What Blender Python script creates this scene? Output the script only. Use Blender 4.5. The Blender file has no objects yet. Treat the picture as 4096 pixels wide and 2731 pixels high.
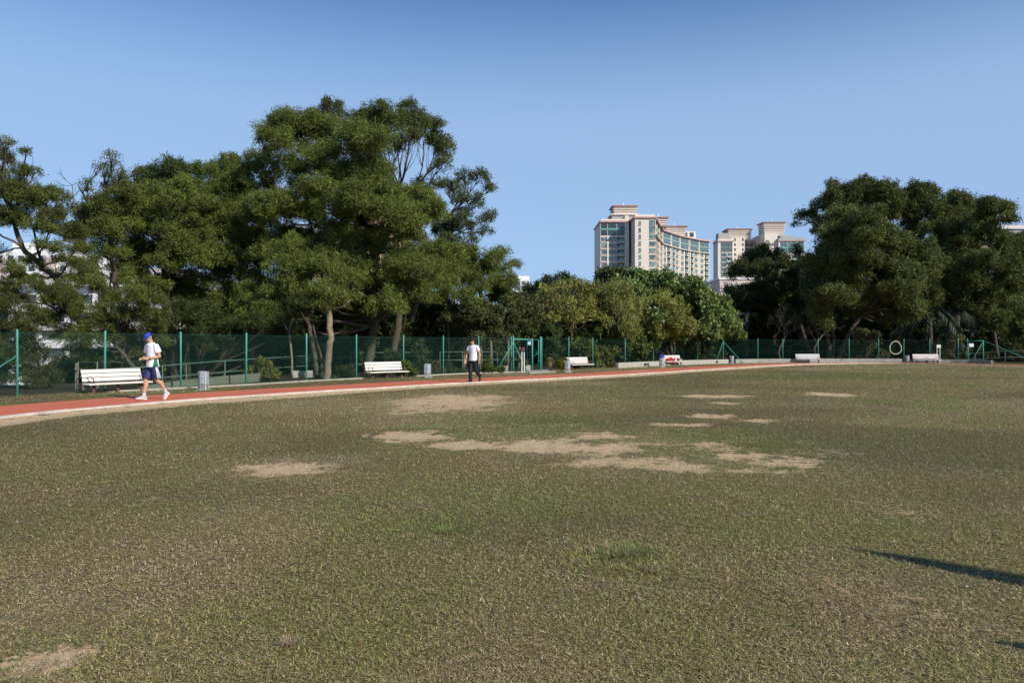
import bpy, bmesh, math, random
import numpy as np
from mathutils import Vector, Matrix
R=math.radians
scene=bpy.context.scene
COL=scene.collection
# ------------------------------------------------------------------ camera
FPX=2958.0; HY=1378.0; CH=1.45          # focal length in photo pixels, horizon row, eye height
cam_d=bpy.data.cameras.new('camera'); cam=bpy.data.objects.new('camera',cam_d); COL.objects.link(cam)
cam_d.sensor_width=36.0; cam_d.lens=36.0*FPX/4096.0
cam_d.clip_start=0.1; cam_d.clip_end=6000
cam.location=(0,0,CH); cam.rotation_euler=(R(90)+math.atan((HY-1365.5)/FPX),0,0)
scene.camera=cam
# ------------------------------------------------------------------ sky + sun
SUN_AZ=(0.72,-0.69); SUN_EL=31.0
w=bpy.data.worlds.new('World'); scene.world=w; w.use_nodes=True
nt=w.node_tree; nt.nodes.clear()
sky=nt.nodes.new('ShaderNodeTexSky'); sky.sky_type='NISHITA'; sky.sun_disc=False
sky.sun_elevation=R(SUN_EL); sky.sun_rotation=math.atan2(SUN_AZ[0],SUN_AZ[1])
sky.altitude=0; sky.air_density=1.0; sky.dust_density=0.0; sky.ozone_density=7.0
bg=nt.nodes.new('ShaderNodeBackground'); bg.inputs['Strength'].default_value=0.12
out=nt.nodes.new('ShaderNodeOutputWorld')
# thin high haze: blend the physical sky with a pale blue, less of it higher up
tcw=nt.nodes.new('ShaderNodeTexCoord'); sxyz=nt.nodes.new('ShaderNodeSeparateXYZ'); nt.links.new(tcw.outputs['Generated'],sxyz.inputs[0])
mr=nt.nodes.new('ShaderNodeMapRange'); mr.interpolation_type='SMOOTHSTEP'; nt.links.new(sxyz.outputs[2],mr.inputs['Value'])
mr.inputs['From Min'].default_value=.26; mr.inputs['From Max'].default_value=.46; mr.inputs['To Min'].default_value=.78; mr.inputs['To Max'].default_value=.0
mxw=nt.nodes.new('ShaderNodeMix'); mxw.data_type='RGBA'; nt.links.new(mr.outputs[0],mxw.inputs['Factor']); nt.links.new(sky.outputs[0],mxw.inputs['A'])
mxw.inputs['B'].default_value=(.325/.12,.48/.12,.72/.12,1)
nt.links.new(mxw.outputs['Result'],bg.inputs[0]); nt.links.new(bg.outputs[0],out.inputs[0])
sd=bpy.data.lights.new('sun','SUN'); sd.energy=4.2; sd.angle=R(0.5); sd.color=(1.0,0.93,0.82)
so=bpy.data.objects.new('sun',sd); COL.objects.link(so)
so.rotation_euler=Vector((-SUN_AZ[0]*math.cos(R(SUN_EL)),-SUN_AZ[1]*math.cos(R(SUN_EL)),-math.sin(R(SUN_EL)))).to_track_quat('-Z','Y').to_euler()
so.location=(20,-20,30)
scene.view_settings.view_transform='Standard'; scene.view_settings.look='None'
scene.view_settings.exposure=0.2; scene.view_settings.gamma=1.0
scene.render.engine='CYCLES'
scene.cycles.max_bounces=6; scene.cycles.diffuse_bounces=3; scene.cycles.transmission_bounces=3; scene.cycles.transparent_max_bounces=4

rng=np.random.default_rng(7)
# ------------------------------------------------------------------ helpers
def X(px,d): return (px-2048.0)/FPX*d
def Z(py,d): return CH+(HY-py)/FPX*d
def P(px,py,d): return np.array([X(px,d),d,Z(py,d)])
def G(px,d,z=0.0): return np.array([X(px,d),d,z])
def GP(px,py):
    d=CH*FPX/(py-HY); return np.array([X(px,d),d])

def mesh_np(name,verts,faces):
    """verts (N,3); faces list of (M,k) int arrays"""
    me=bpy.data.meshes.new(name)
    verts=np.asarray(verts,dtype=np.float32)
    me.vertices.add(len(verts)); me.vertices.foreach_set('co',verts.ravel())
    li=[];ls=[];st=0
    for f in faces:
        f=np.asarray(f,dtype=np.int32)
        if len(f)==0: continue
        li.append(f.ravel()); k=f.shape[1]
        ls.append(st+np.arange(len(f),dtype=np.int32)*k); st+=f.size
    li=np.concatenate(li); ls=np.concatenate(ls)
    me.loops.add(len(li)); me.loops.foreach_set('vertex_index',li)
    me.polygons.add(len(ls)); me.polygons.foreach_set('loop_start',ls)
    me.update(calc_edges=True)
    return me
def set_col(me,cols,name='Col'):
    a=me.color_attributes.new(name,'FLOAT_COLOR','POINT')
    c=np.ones((len(me.vertices),4),dtype=np.float32); c[:,:cols.shape[1]]=cols
    a.data.foreach_set('color',c.ravel())
def set_f(me,vals,name):
    a=me.attributes.new(name,'FLOAT','POINT'); a.data.foreach_set('value',np.asarray(vals,dtype=np.float32))
def smooth(me):
    me.polygons.foreach_set('use_smooth',np.ones(len(me.polygons),dtype=bool))
def link(name,me,mat=None,parent=None,loc=None):
    o=bpy.data.objects.new(name,me); COL.objects.link(o)
    if mat is not None: me.materials.append(mat)
    if parent is not None: o.parent=parent
    if loc is not None: o.location=loc
    return o
def tag(o,label=None,cat=None,group=None,kind=None):
    if label: o['label']=label
    if cat: o['category']=cat
    if group: o['group']=group
    if kind: o['kind']=kind
    return o
def empty(name,loc=(0,0,0),rz=0,label=None,cat=None,group=None):
    o=bpy.data.objects.new(name,None); COL.objects.link(o); o.location=loc; o.rotation_euler=(0,0,rz)
    o.empty_display_size=0.2
    return tag(o,label,cat,group)
def children(o): return [c for c in COL.objects if c.parent==o]
def copy_tree(o,loc=None,rz=None,label=None,parent=None):
    c=o.copy(); COL.objects.link(c)
    if parent is not None: c.parent=parent
    if loc is not None: c.location=loc
    if rz is not None: c.rotation_euler=(0,0,rz)
    if label: c['label']=label
    for ch in children(o): copy_tree(ch,parent=c)
    return c

class MB:
    def __init__(s): s.v=[];s.f=[];s.n=0
    def add(s,verts,faces):
        verts=np.asarray(verts,float); s.v.append(verts)
        for f in faces: s.f.append([i+s.n for i in f])
        s.n+=len(verts); return s
    def box(s,c,size,rz=0,m=None):
        x,y,z=[k/2 for k in size]
        v=np.array([[sx*x,sy*y,sz*z] for sz in(-1,1) for sy in(-1,1) for sx in(-1,1)],float)
        if m is not None: v=v@np.array(m).T
        if rz:
            cr,sr=math.cos(rz),math.sin(rz); v=v@np.array([[cr,sr,0],[-sr,cr,0],[0,0,1]])
        v=v+np.array(c,float)
        return s.add(v,[(0,2,3,1),(4,5,7,6),(0,1,5,4),(2,6,7,3),(0,4,6,2),(1,3,7,5)])
    def bx(s,x0,x1,y0,y1,z0,z1): return s.box(((x0+x1)/2,(y0+y1)/2,(z0+z1)/2),(x1-x0,y1-y0,z1-z0))
    def tube(s,pts,rads,n=6,cap=True):
        pts=[np.array(p,float) for p in pts]
        if not hasattr(rads,'__len__'): rads=[rads]*len(pts)
        vs=[]; prev=None
        for i,p in enumerate(pts):
            t=pts[min(i+1,len(pts)-1)]-pts[max(i-1,0)]; t=t/(np.linalg.norm(t)+1e-9)
            if prev is None:
                a=np.array([0,0,1.0]) if abs(t[2])<.9 else np.array([1.0,0,0]); u=np.cross(t,a)
            else: u=prev-t*np.dot(prev,t)
            u/=np.linalg.norm(u)+1e-9; prev=u; w2=np.cross(t,u)
            for k in range(n):
                a=2*math.pi*k/n; vs.append(p+rads[i]*(math.cos(a)*u+math.sin(a)*w2))
        fs=[]
        for i in range(len(pts)-1):
            for k in range(n):
                a=i*n+k; b=i*n+(k+1)%n; fs.append((a,b,b+n,a+n))
        if cap: fs.append(tuple(range(n))[::-1]); fs.append(tuple((len(pts)-1)*n+k for k in range(n)))
        return s.add(vs,fs)
    def cyl(s,p0,p1,r0,r1=None,n=12): return s.tube([p0,p1],[r0,r0 if r1 is None else r1],n)
    def prism(s,poly,z0,z1):
        n=len(poly); v=[(x,y,z0) for x,y in poly]+[(x,y,z1) for x,y in poly]
        f=[(i,(i+1)%n,(i+1)%n+n,i+n) for i in range(n)]+[tuple(range(n))[::-1],tuple(range(n,2*n))]
        return s.add(v,f)
    def build(s,name,mat,parent=None,sm=False,bevel=0,org=None,loc=None):
        v=np.concatenate(s.v) if s.v else np.zeros((0,3))
        if org is not None: v=v-np.array(org)
        me=bpy.data.meshes.new(name); me.from_pydata(v.tolist(),[],s.f); me.update()
        if sm: smooth(me)
        o=link(name,me,mat,parent,loc)
        if bevel:
            b=o.modifiers.new('bevel','BEVEL'); b.width=bevel; b.segments=2; b.limit_method='ANGLE'
        return o
def merge_remesh(mbs_obj,voxel,smooth_it=6):
    """voxel-merge an object's overlapping shells into one continuous surface"""
    o=mbs_obj
    r=o.modifiers.new('r','REMESH'); r.mode='VOXEL'; r.voxel_size=voxel; r.use_smooth_shade=True
    s=o.modifiers.new('s','SMOOTH'); s.iterations=smooth_it; s.factor=.5
    dg=bpy.context.evaluated_depsgraph_get(); dg.update()
    me=bpy.data.meshes.new_from_object(o.evaluated_get(dg)); old=o.data
    o.modifiers.clear(); o.data=me; smooth(me)
    if not me.materials:
        for m in old.materials: me.materials.append(m)
    return o

# value noise
def _h(ix,iy,seed):
    n=(ix.astype(np.int64)*374761393+iy.astype(np.int64)*668265263+seed*974634777)&0x7fffffff
    n=((n^(n>>13))*1274126177)&0x7fffffff
    return ((n^(n>>16))&0xffff)/65535.0
def vnoise(x,y,seed=0):
    ix=np.floor(x);iy=np.floor(y);fx=x-ix;fy=y-iy;fx=fx*fx*(3-2*fx);fy=fy*fy*(3-2*fy)
    ix=ix.astype(np.int64);iy=iy.astype(np.int64)
    a=_h(ix,iy,seed);b=_h(ix+1,iy,seed);c=_h(ix,iy+1,seed);d=_h(ix+1,iy+1,seed)
    return (a*(1-fx)+b*fx)*(1-fy)+(c*(1-fx)+d*fx)*fy
def fbm(x,y,o=4,seed=0):
    s=0;a=.5;t=0
    for i in range(o): s=s+a*vnoise(x*2**i,y*2**i,seed+i*17); t+=a; a*=.55
    return s/t
def sstep(a,b,x):
    t=np.clip((x-a)/(b-a),0,1); return t*t*(3-2*t)

# ------------------------------------------------------------------ materials
def nodes(name):
    m=bpy.data.materials.new(name); m.use_nodes=True; n=m.node_tree; b=n.nodes['Principled BSDF']; return m,n,b
def mat(name,col,rough=.7,var=.12,scale=8,metal=0,bump=0,spec=.4,dirt=None,dscale=3):
    m,n,b=nodes(name)
    b.inputs['Roughness'].default_value=rough; b.inputs['Metallic'].default_value=metal
    b.inputs['Specular IOR Level'].default_value=spec
    tc=n.nodes.new('ShaderNodeTexCoord'); nz=n.nodes.new('ShaderNodeTexNoise'); nz.inputs['Scale'].default_value=scale; nz.inputs['Detail'].default_value=6
    n.links.new(tc.outputs['Object'],nz.inputs['Vector'])
    mx=n.nodes.new('ShaderNodeMix'); mx.data_type='RGBA'
    lo=[c*(1-var*1.6) for c in col]; hi=[min(1,c*(1+var)) for c in col]
    mx.inputs['A'].default_value=(*lo,1); mx.inputs['B'].default_value=(*hi,1)
    n.links.new(nz.outputs['Fac'],mx.inputs['Factor']); src=mx.outputs['Result']
    if dirt:
        n2=n.nodes.new('ShaderNodeTexNoise'); n2.inputs['Scale'].default_value=dscale; n2.inputs['Detail'].default_value=8; n2.inputs['Roughness'].default_value=.7
        n.links.new(tc.outputs['Object'],n2.inputs['Vector'])
        cr=n.nodes.new('ShaderNodeValToRGB'); cr.color_ramp.elements[0].position=.52; cr.color_ramp.elements[1].position=.72
        n.links.new(n2.outputs['Fac'],cr.inputs[0])
        m2=n.nodes.new('ShaderNodeMix'); m2.data_type='RGBA'; n.links.new(cr.outputs[0],m2.inputs['Factor'])
        n.links.new(src,m2.inputs['A']); m2.inputs['B'].default_value=(*dirt,1); src=m2.outputs['Result']
    n.links.new(src,b.inputs['Base Color'])
    if bump:
        bp=n.nodes.new('ShaderNodeBump'); bp.inputs['Strength'].default_value=bump; bp.inputs['Distance'].default_value=.02
        n.links.new(nz.outputs['Fac'],bp.inputs['Height']); n.links.new(bp.outputs[0],b.inputs['Normal'])
    return m
def leafmat(name,trans=.25,rough=.55,sat=1.0):
    m,n,b=nodes(name)
    at=n.nodes.new('ShaderNodeAttribute'); at.attribute_name='Col'
    b.inputs['Roughness'].default_value=rough; b.inputs['Specular IOR Level'].default_value=.25
    n.links.new(at.outputs['Color'],b.inputs['Base Color'])
    t=n.nodes.new('ShaderNodeBsdfTranslucent'); n.links.new(at.outputs['Color'],t.inputs['Color'])
    mx=n.nodes.new('ShaderNodeMixShader'); mx.inputs[0].default_value=trans
    n.links.new(b.outputs[0],mx.inputs[1]); n.links.new(t.outputs[0],mx.inputs[2])
    n.links.new(mx.outputs[0],n.nodes['Material Output'].inputs['Surface']); return m
M={}
M['leaf']=leafmat('acacia_leaf',.32); M['bigleaf']=leafmat('broad_leaf',.28,.4); M['blade']=leafmat('grass_blade',.15,.7)
M['bark']=mat('bark',(.10,.082,.058),.9,.45,6,bump=.6,dirt=(.035,.03,.025))
M['palebark']=mat('pale_bark',(.26,.215,.14),.9,.3,7,bump=.5,dirt=(.09,.08,.05),dscale=4)
M['twig']=mat('twig',(.16,.13,.10),.9,.3,6)
M['post']=mat('green_paint',(.065,.29,.225),.5,.2,10,dirt=(.08,.24,.17),dscale=14)
M['wire']=mat('green_wire',(.020,.092,.068),.5,.1,10)
M['rail']=mat('faded_green_rail',(.105,.17,.125),.6,.2,8,dirt=(.12,.14,.09))
M['slat']=mat('white_slat',(.74,.68,.61),.55,.07,5,dirt=(.62,.58,.52),dscale=5)
M['slatgrey']=mat('shade_grey_slat',(.62,.62,.62),.6,.1,5,dirt=(.42,.42,.42),dscale=6)  # grey of the bench standing in shade, put into the slat colour
M['brown']=mat('brown_steel',(.13,.065,.052),.5,.12,8)
M['galv']=mat('galvanised_steel',(.50,.53,.55),.45,.15,12,metal=.35)
M['liner']=mat('grey_liner',(.42,.46,.50),.5,.1,6)
M['binbase']=mat('bin_brown_base',(.24,.20,.17),.6,.2,9)
M['ramp']=mat('mossy_ramp_concrete',(.17,.20,.14),.9,.2,4,bump=.3,dirt=(.09,.11,.07),dscale=2)
M['conc']=mat('concrete',(.33,.33,.29),.9,.2,3,bump=.4,dirt=(.14,.14,.11),dscale=2.2)
M['concpale']=mat('pale_concrete',(.42,.40,.34),.9,.2,4,bump=.3,dirt=(.24,.23,.18),dscale=3)
M['whitepaint']=mat('white_paint',(.80,.80,.78),.5,.06,6)
M['timber']=mat('old_timber',(.20,.19,.14),.9,.3,9,dirt=(.08,.08,.05))
M['skin']=mat('skin',(.56,.32,.21),.5,.1,9)
M['shirt']=mat('white_cotton',(.80,.82,.86),.85,.05,9,bump=.9)
M['green_cloth']=mat('green_cloth',(.02,.16,.08),.8,.1,6)
M['navy']=mat('navy_cloth',(.014,.030,.11),.6,.35,12,bump=.9)
M['black_cloth']=mat('black_cloth',(.010,.011,.016),.7,.3,12,bump=.9)
M['shoe']=mat('trainer_white',(.50,.53,.55),.5,.15,30,dirt=(.22,.25,.30),dscale=22)
M['sole']=mat('sole_white',(.8,.8,.78),.6,.05,10)
M['blackshoe']=mat('black_leather',(.012,.012,.012),.3,.1,10)
M['blue']=mat('blue_cap_cloth',(.018,.06,.42),.7,.12,12)
M['blackpanel']=mat('black_panel',(.015,.015,.02),.6,.1,10)
M['hair']=mat('black_hair',(.008,.007,.007),.45,.3,40)
M['red']=mat('red_cloth',(.55,.02,.025),.8,.18,14)
M['darkred']=mat('dark_red_cloth',(.27,.012,.035),.8,.2,14)
M['sign_dark']=mat('dark_board',(.035,.025,.022),.5,.1,8)
M['sign_red']=mat('sign_red',(.65,.03,.03),.5,.05,8)
M['notice_blue']=mat('pale_blue_notice',(.42,.72,.82),.4,.05,8)
M['hose']=mat('cream_hose',(.72,.68,.50),.5,.12,5,dirt=(.5,.3,.12),dscale=1.4)
M['glassdark']=mat('dark_lens',(.01,.008,.01),.15,.05,10)

def bwall(name,col,var=.05): return mat(name,col,.85,var,.25,dirt=tuple(c*.86 for c in col),dscale=.35)
def glass(name,col,rough=.12):
    m,n,b=nodes(name)
    tc=n.nodes.new('ShaderNodeTexCoord'); nz=n.nodes.new('ShaderNodeTexVoronoi'); nz.inputs['Scale'].default_value=.55
    n.links.new(tc.outputs['Object'],nz.inputs['Vector'])
    mx=n.nodes.new('ShaderNodeMix'); mx.data_type='RGBA'; n.links.new(nz.outputs['Color'],mx.inputs['Factor'])
    mx.inputs['A'].default_value=(*[c*.35 for c in col],1); mx.inputs['B'].default_value=(*[min(1,c*1.5) for c in col],1)
    n.links.new(mx.outputs['Result'],b.inputs['Base Color']); b.inputs['Roughness'].default_value=rough
    b.inputs['Specular IOR Level'].default_value=.8; return m
M['bw_beige']=bwall('beige_render',(.76,.67,.57)); M['bw_grey']=bwall('grey_render',(.40,.37,.34)); M['bw_pink']=bwall('pink_cornice',(.55,.36,.32))
M['bw_white']=bwall('white_render',(.80,.79,.77)); M['bw_pinkwhite']=bwall('pale_pink_render',(.62,.50,.47)); M['bw_orange']=bwall('orange_beige_render',(.62,.40,.23))
M['bw_mint']=bwall('mint_render',(.42,.56,.46)); M['bw_cream']=bwall('cream_render',(.66,.55,.42)); M['bw_palegrey']=bwall('pale_grey_render',(.62,.62,.64))
M['teal']=glass('teal_glass',(.15,.215,.205)); M['tealband']=mat('teal_spandrel',(.14,.36,.30),.4,.1,.5); M['dglass']=glass('dark_glass',(.06,.075,.085)); M['shade']=mat('recess_shade_grey',(.10,.09,.08),.8,.2,.4)
M['frame']=mat('window_frame_white',(.6,.6,.58),.5,.05,2); M['metalrail']=mat('balcony_rail',(.30,.38,.36),.4,.1,2)
# ------------------------------------------------------------------ lines of the place (world metres)
def spline(pts,step=.5):
    pts=np.array(pts,float); P_=np.vstack([2*pts[0]-pts[1],pts,2*pts[-1]-pts[-2]]); out=[]
    for i in range(1,len(P_)-2):
        p0,p1,p2,p3=P_[i-1:i+3]; n=max(2,int(np.linalg.norm(p2-p1)/step))
        for t in np.linspace(0,1,n,endpoint=False):
            out.append(.5*((2*p1)+(-p0+p2)*t+(2*p0-5*p1+4*p2-p3)*t*t+(-p0+3*p1-3*p2+p3)*t**3))
    out.append(pts[-1]); return np.array(out)
def offset(line,d):
    t=np.gradient(line,axis=0); t/=np.linalg.norm(t,axis=1)[:,None]
    return line+np.stack([-t[:,1],t[:,0]],1)*d
INNER=spline([(-9.6,2),(-10.3,9),(-10.0,14.44),(-9.1,17.4),(-7.35,20.5),(-4.6,24.1),(-1.6,27.75),(.55,29.9),(5.4,35.2),(11.6,43.0),(17.6,50.2),(21.5,54.0),(25.4,56.0),(29.5,55.8),(33.3,48.6+1.2),(37.5,42),(41,33),(43,20),(43,2)],.5)
OUTER=offset(INNER,2.55)
def dist_line(x,y,line):
    """distance to polyline and signed side (+ = outside/left of direction)"""
    best=np.full(x.shape,1e9); sgn=np.zeros(x.shape)
    for a,b in zip(line[:-1],line[1:]):
        d=b-a; L=np.dot(d,d); t=np.clip(((x-a[0])*d[0]+(y-a[1])*d[1])/L,0,1)
        qx=x-a[0]-t*d[0]; qy=y-a[1]-t*d[1]; D=np.hypot(qx,qy); s=np.sign(d[0]*qy-d[1]*qx)
        m=D<best; best=np.where(m,D,best); sgn=np.where(m,s,sgn)
    return best*np.where(sgn==0,1,sgn)
INC=INNER[::3]
# fence posts: (photo column, distance)
FENCE_L=[(-330,16.6),(70,20.7),(419,22.7),(724,24.5),(985,26.6),(1226,29.2),(1426,31.4),(1614,33.3),(1773,35.7),(1915,37.6),(2046,38.7)]
FENCE_M=[(2167,41.4),(2274,43.2),(2371,45.6),(2500,48.4),(2613,51.2),(2688,53.0),(2790,55.4),(2893,57.3)]
FENCE_R=[(2893,57.3),(3031,59.3),(3131,60.2),(3272,60.9),(3396,61.1),(3514,61.1),(3615,60.9),(3719,60.2),(3833,59.3),(3870,58.9)]
FENCE_E=[(3933,58.0),(4102,54.2),(4300,50.0),(4600,45.0)]
FPOLY=np.array([G(p,d)[:2] for p,d in FENCE_L+FENCE_M+FENCE_R[1:]+FENCE_E]); FPOLY=np.vstack([[-14.5,3],FPOLY,[47,25],[47,3]])
# ------------------------------------------------------------------ ground maps
BARE=[(1641,1741,140,17,.95),(1895,1773,150,14,1),(2150,1779,120,20,1.1),(2380,1791,170,13,.95),(2413,1742,90,13,.8),(2440,1845,190,17,.75),(2702,1860,150,17,.8),(3000,1820,160,14,.9),(3127,1845,120,15,.8),(3040,1878,120,9,.7),(2830,1773,90,9,.7),
(2855,1584,115,6,1),(2915,1611,60,4,.8),(2847,1662,70,8,.8),(3034,1678,60,6,.9),(2745,1696,130,5,.8),(3320,1576,75,7,1.05),(1149,1867,165,22,.95),(139,2650,150,55,1.0),(1780,1605,200,26,.8),(1950,1600,120,16,.35),(1700,1600,120,14,.6),(1850,1618,110,12,.6),(2250,1755,60,8,.7),(2600,1772,120,10,.6),(2560,1835,160,12,.6),(2900,1790,120,10,.6),(2380,1815,90,9,.6),(3220,1835,70,9,.6),(2640,1700,60,5,.6),(1500,1900,90,12,.35)]
STRAW=[(1780,1608,270,33,1.2),(2300,1775,420,45,.8),(2750,1850,420,45,.8),(1149,1867,260,45,.8),(2300,1560,600,10,.3)]
GREEN=[(2177,1705,330,40,.9),(1700,1740,200,20,.3),(2508,2235,190,60,.7),(3300,1500,260,12,.6),(3200,2050,500,120,.35),(2900,1950,350,60,.3),(400,1800,400,50,.2),(3850,1750,300,90,.3),(1500,2450,500,160,.25),(139,2640,220,90,.5),(3900,2650,400,120,.3),(900,2650,600,120,.25)]
def ell(x,y,L,ns,amp=.55,fr=1.0):
    tot=np.zeros(x.shape)
    for px,py,hw,hh,s in L:
        c=GP(px,py); d=c[1]; rx=hw*d/FPX; ry=max(hh*d*d/(CH*FPX),.15)
        k=fr*2.2/max(rx,ry)
        q=np.nonzero((np.abs(x-c[0])<3.2*rx)&(np.abs(y-c[1])<3.2*ry))[0]
        if len(q)==0: continue
        X_=x[q];Y_=y[q]; n=fbm(X_*k*1.6,Y_*k*1.2,4,ns)-.5
        n2=fbm(X_*1.9,Y_*3.4,4,ns+5)-.5
        r=np.hypot((X_-c[0])/rx,(Y_-c[1])/ry)+n*amp*2.8+n2*1.5
        tot[q]=np.maximum(tot[q],s*(1-sstep(.5,1.75,r)))
    return tot
_gx=np.arange(-60,80,.4); _gy=np.arange(-4,100,.4); _a,_b=np.meshgrid(_gx,_gy)
_DI=dist_line(_a.ravel(),_b.ravel(),INC).reshape(_a.shape)
def di_at(x,y):
    u=np.clip((x+60)/.4,0,len(_gx)-1.001); v=np.clip((y+4)/.4,0,len(_gy)-1.001); i=u.astype(int); j=v.astype(int); fu=u-i; fv=v-j
    return (_DI[j,i]*(1-fu)+_DI[j,i+1]*fu)*(1-fv)+(_DI[j+1,i]*(1-fu)+_DI[j+1,i+1]*fu)*fv
def ground_maps(x,y):
    di=di_at(x,y)             # <0 inside the track
    edge=.75+.65*fbm(x*.5,y*.5,3,91)+.25*(fbm(x*3,y*3,2,92)-.5)
    bare=np.where(di<0,1-sstep(.7,1.25,(-di)/edge),0)*1.05
    bare=np.maximum(bare,ell(x,y,BARE,31))
    bare=np.maximum(bare,.30*sstep(.62,.80,fbm(x*.9+9,y*.9,5,41))*(di<-1))
    bare=np.maximum(bare,np.where((di>2.5)&(di<3.2),.55*fbm(x*.6,y*.6,3,12),0))
    straw=np.maximum(ell(x,y,STRAW,57),.9*sstep(.5,.75,fbm(x*.22,y*.22,4,61)))
    green=np.maximum(ell(x,y,GREEN,77,.8),.75*sstep(.52,.72,fbm(x*.3+5,y*.3+3,4,71)))
    dark=sstep(.45,.7,fbm(x*.18+2,y*.25+8,4,81))
    return bare,straw,green,dark,di
xs=np.concatenate([[-900,-500,-300,-200,-140,-100,-70,-50,-38],np.arange(-30,-14,.8),np.arange(-14,-5,.22),np.arange(-5,6,.11),np.arange(6,45,.25),np.arange(45,60,1.5),[66,76,90,120,160,220,320,500,900]])
ys=np.concatenate([[-200,-80,-30,-10,-4,0,1.5],np.arange(2.4,6,.09),np.arange(6,16,.16),np.arange(16,62,.28),np.arange(62,90,1.5),[95,105,120,150,200,300,450,700,1200,2500]])
gx,gy=np.meshgrid(xs,ys); x=gx.ravel();y=gy.ravel()
bare,straw,green,dark,di=ground_maps(x,y)
fd=dist_line(x,y,FPOLY)
gz=np.where(fd>0,-13*sstep(5,70,fd),0)
lum=fbm(x*1.1,y*1.1,3,5)-.5
gz=gz+np.where(di<-.2,.03*(fbm(x*.8,y*.8,3,8)-.5)*sstep(.2,2,-di),0)
gz=gz-.025*np.clip(bare,0,1)*(di<-.1)
nx,ny=len(xs),len(ys)
ii,jj=np.meshgrid(np.arange(nx-1),np.arange(ny-1)); a=(jj*nx+ii).ravel()
me=mesh_np('ground',np.stack([x,y,gz],1),[np.stack([a,a+1,a+nx+1,a+nx],1)])
out_f=(fd>0.1).astype(float)
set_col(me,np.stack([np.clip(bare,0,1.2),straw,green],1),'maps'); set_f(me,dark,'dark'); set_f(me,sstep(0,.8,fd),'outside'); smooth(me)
def ground_mat():
    m,n,b=nodes('field_soil_and_turf'); L=n.links; N=n.nodes
    b.inputs['Roughness'].default_value=.95; b.inputs['Specular IOR Level'].default_value=.1
    geo=N.new('ShaderNodeNewGeometry')
    def noise(s,d=6,r=.6):
        k=N.new('ShaderNodeTexNoise'); k.inputs['Scale'].default_value=s; k.inputs['Detail'].default_value=d; k.inputs['Roughness'].default_value=r
        L.new(geo.outputs['Position'],k.inputs['Vector']); return k.outputs['Fac']
    def ramp(i,a,c,ca=(0,0,0,1),cb=(1,1,1,1)):
        r=N.new('ShaderNodeValToRGB'); r.color_ramp.elements[0].position=a; r.color_ramp.elements[1].position=c
        r.color_ramp.elements[0].color=ca; r.color_ramp.elements[1].color=cb; L.new(i,r.inputs[0]); return r.outputs[0]
    def mix(f,a,c):
        k=N.new('ShaderNodeMix'); k.data_type='RGBA'; L.new(f,k.inputs['Factor'])
        for s,v in(('A',a),('B',c)):
            if isinstance(v,tuple): k.inputs[s].default_value=(*v,1)
            else: L.new(v,k.inputs[s])
        return k.outputs['Result']
    def math_(op,a,c):
        k=N.new('ShaderNodeMath'); k.operation=op
        for i,v in enumerate((a,c)):
            if isinstance(v,(int,float)): k.inputs[i].default_value=v
            else: L.new(v,k.inputs[i])
        return k.outputs[0]
    at=N.new('ShaderNodeAttribute'); at.attribute_name='maps'; sp=N.new('ShaderNodeSeparateColor'); L.new(at.outputs['Color'],sp.inputs[0])
    dk=N.new('ShaderNodeAttribute'); dk.attribute_name='dark'; ou=N.new('ShaderNodeAttribute'); ou.attribute_name='outside'
    fine=noise(30,8,.75); mid=noise(6,6,.6); vf=noise(90,3,.7)
    turf=mix(ramp(fine,.40,.62),(.085,.070,.032),(.30,.235,.11))
    turf=mix(ramp(noise(48,5,.7),.50,.66),turf,(.19,.20,.065))
    turf=mix(math_('MULTIPLY',dk.outputs['Fac'],.45),turf,(.11,.095,.05))
    gcol=mix(ramp(fine,.38,.62),(.075,.10,.03),(.18,.22,.07))
    turf=mix(math_('MULTIPLY',sp.outputs[2],.75),turf,gcol)
    scol=mix(ramp(fine,.38,.62),(.20,.165,.095),(.40,.32,.19))
    turf=mix(math_('MULTIPLY',sp.outputs[1],.5),turf,scol)
    sand=mix(ramp(fine,.35,.65),(.50,.35,.19),(.88,.66,.42))
    sand=mix(ramp(mid,.45,.7),sand,(.55,.36,.19))
    k=math_('ADD',sp.outputs[0],math_('MULTIPLY',math_('SUBTRACT',math_('ADD',math_('MULTIPLY',fine,.5),math_('MULTIPLY',mid,.5)),.5),4.6))
    col=mix(ramp(k,.36,.66),turf,sand)
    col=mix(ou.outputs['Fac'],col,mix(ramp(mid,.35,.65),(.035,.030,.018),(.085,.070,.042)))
    L.new(col,b.inputs['Base Color'])
    bp=N.new('ShaderNodeBump'); bp.inputs['Strength'].default_value=.9; bp.inputs['Distance'].default_value=.03
    L.new(math_('ADD',fine,math_('MULTIPLY',vf,.4)),bp.inputs['Height']); L.new(bp.outputs[0],b.inputs['Normal'])
    return m
tag(link('ground',me,ground_mat()),kind='structure')
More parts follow.
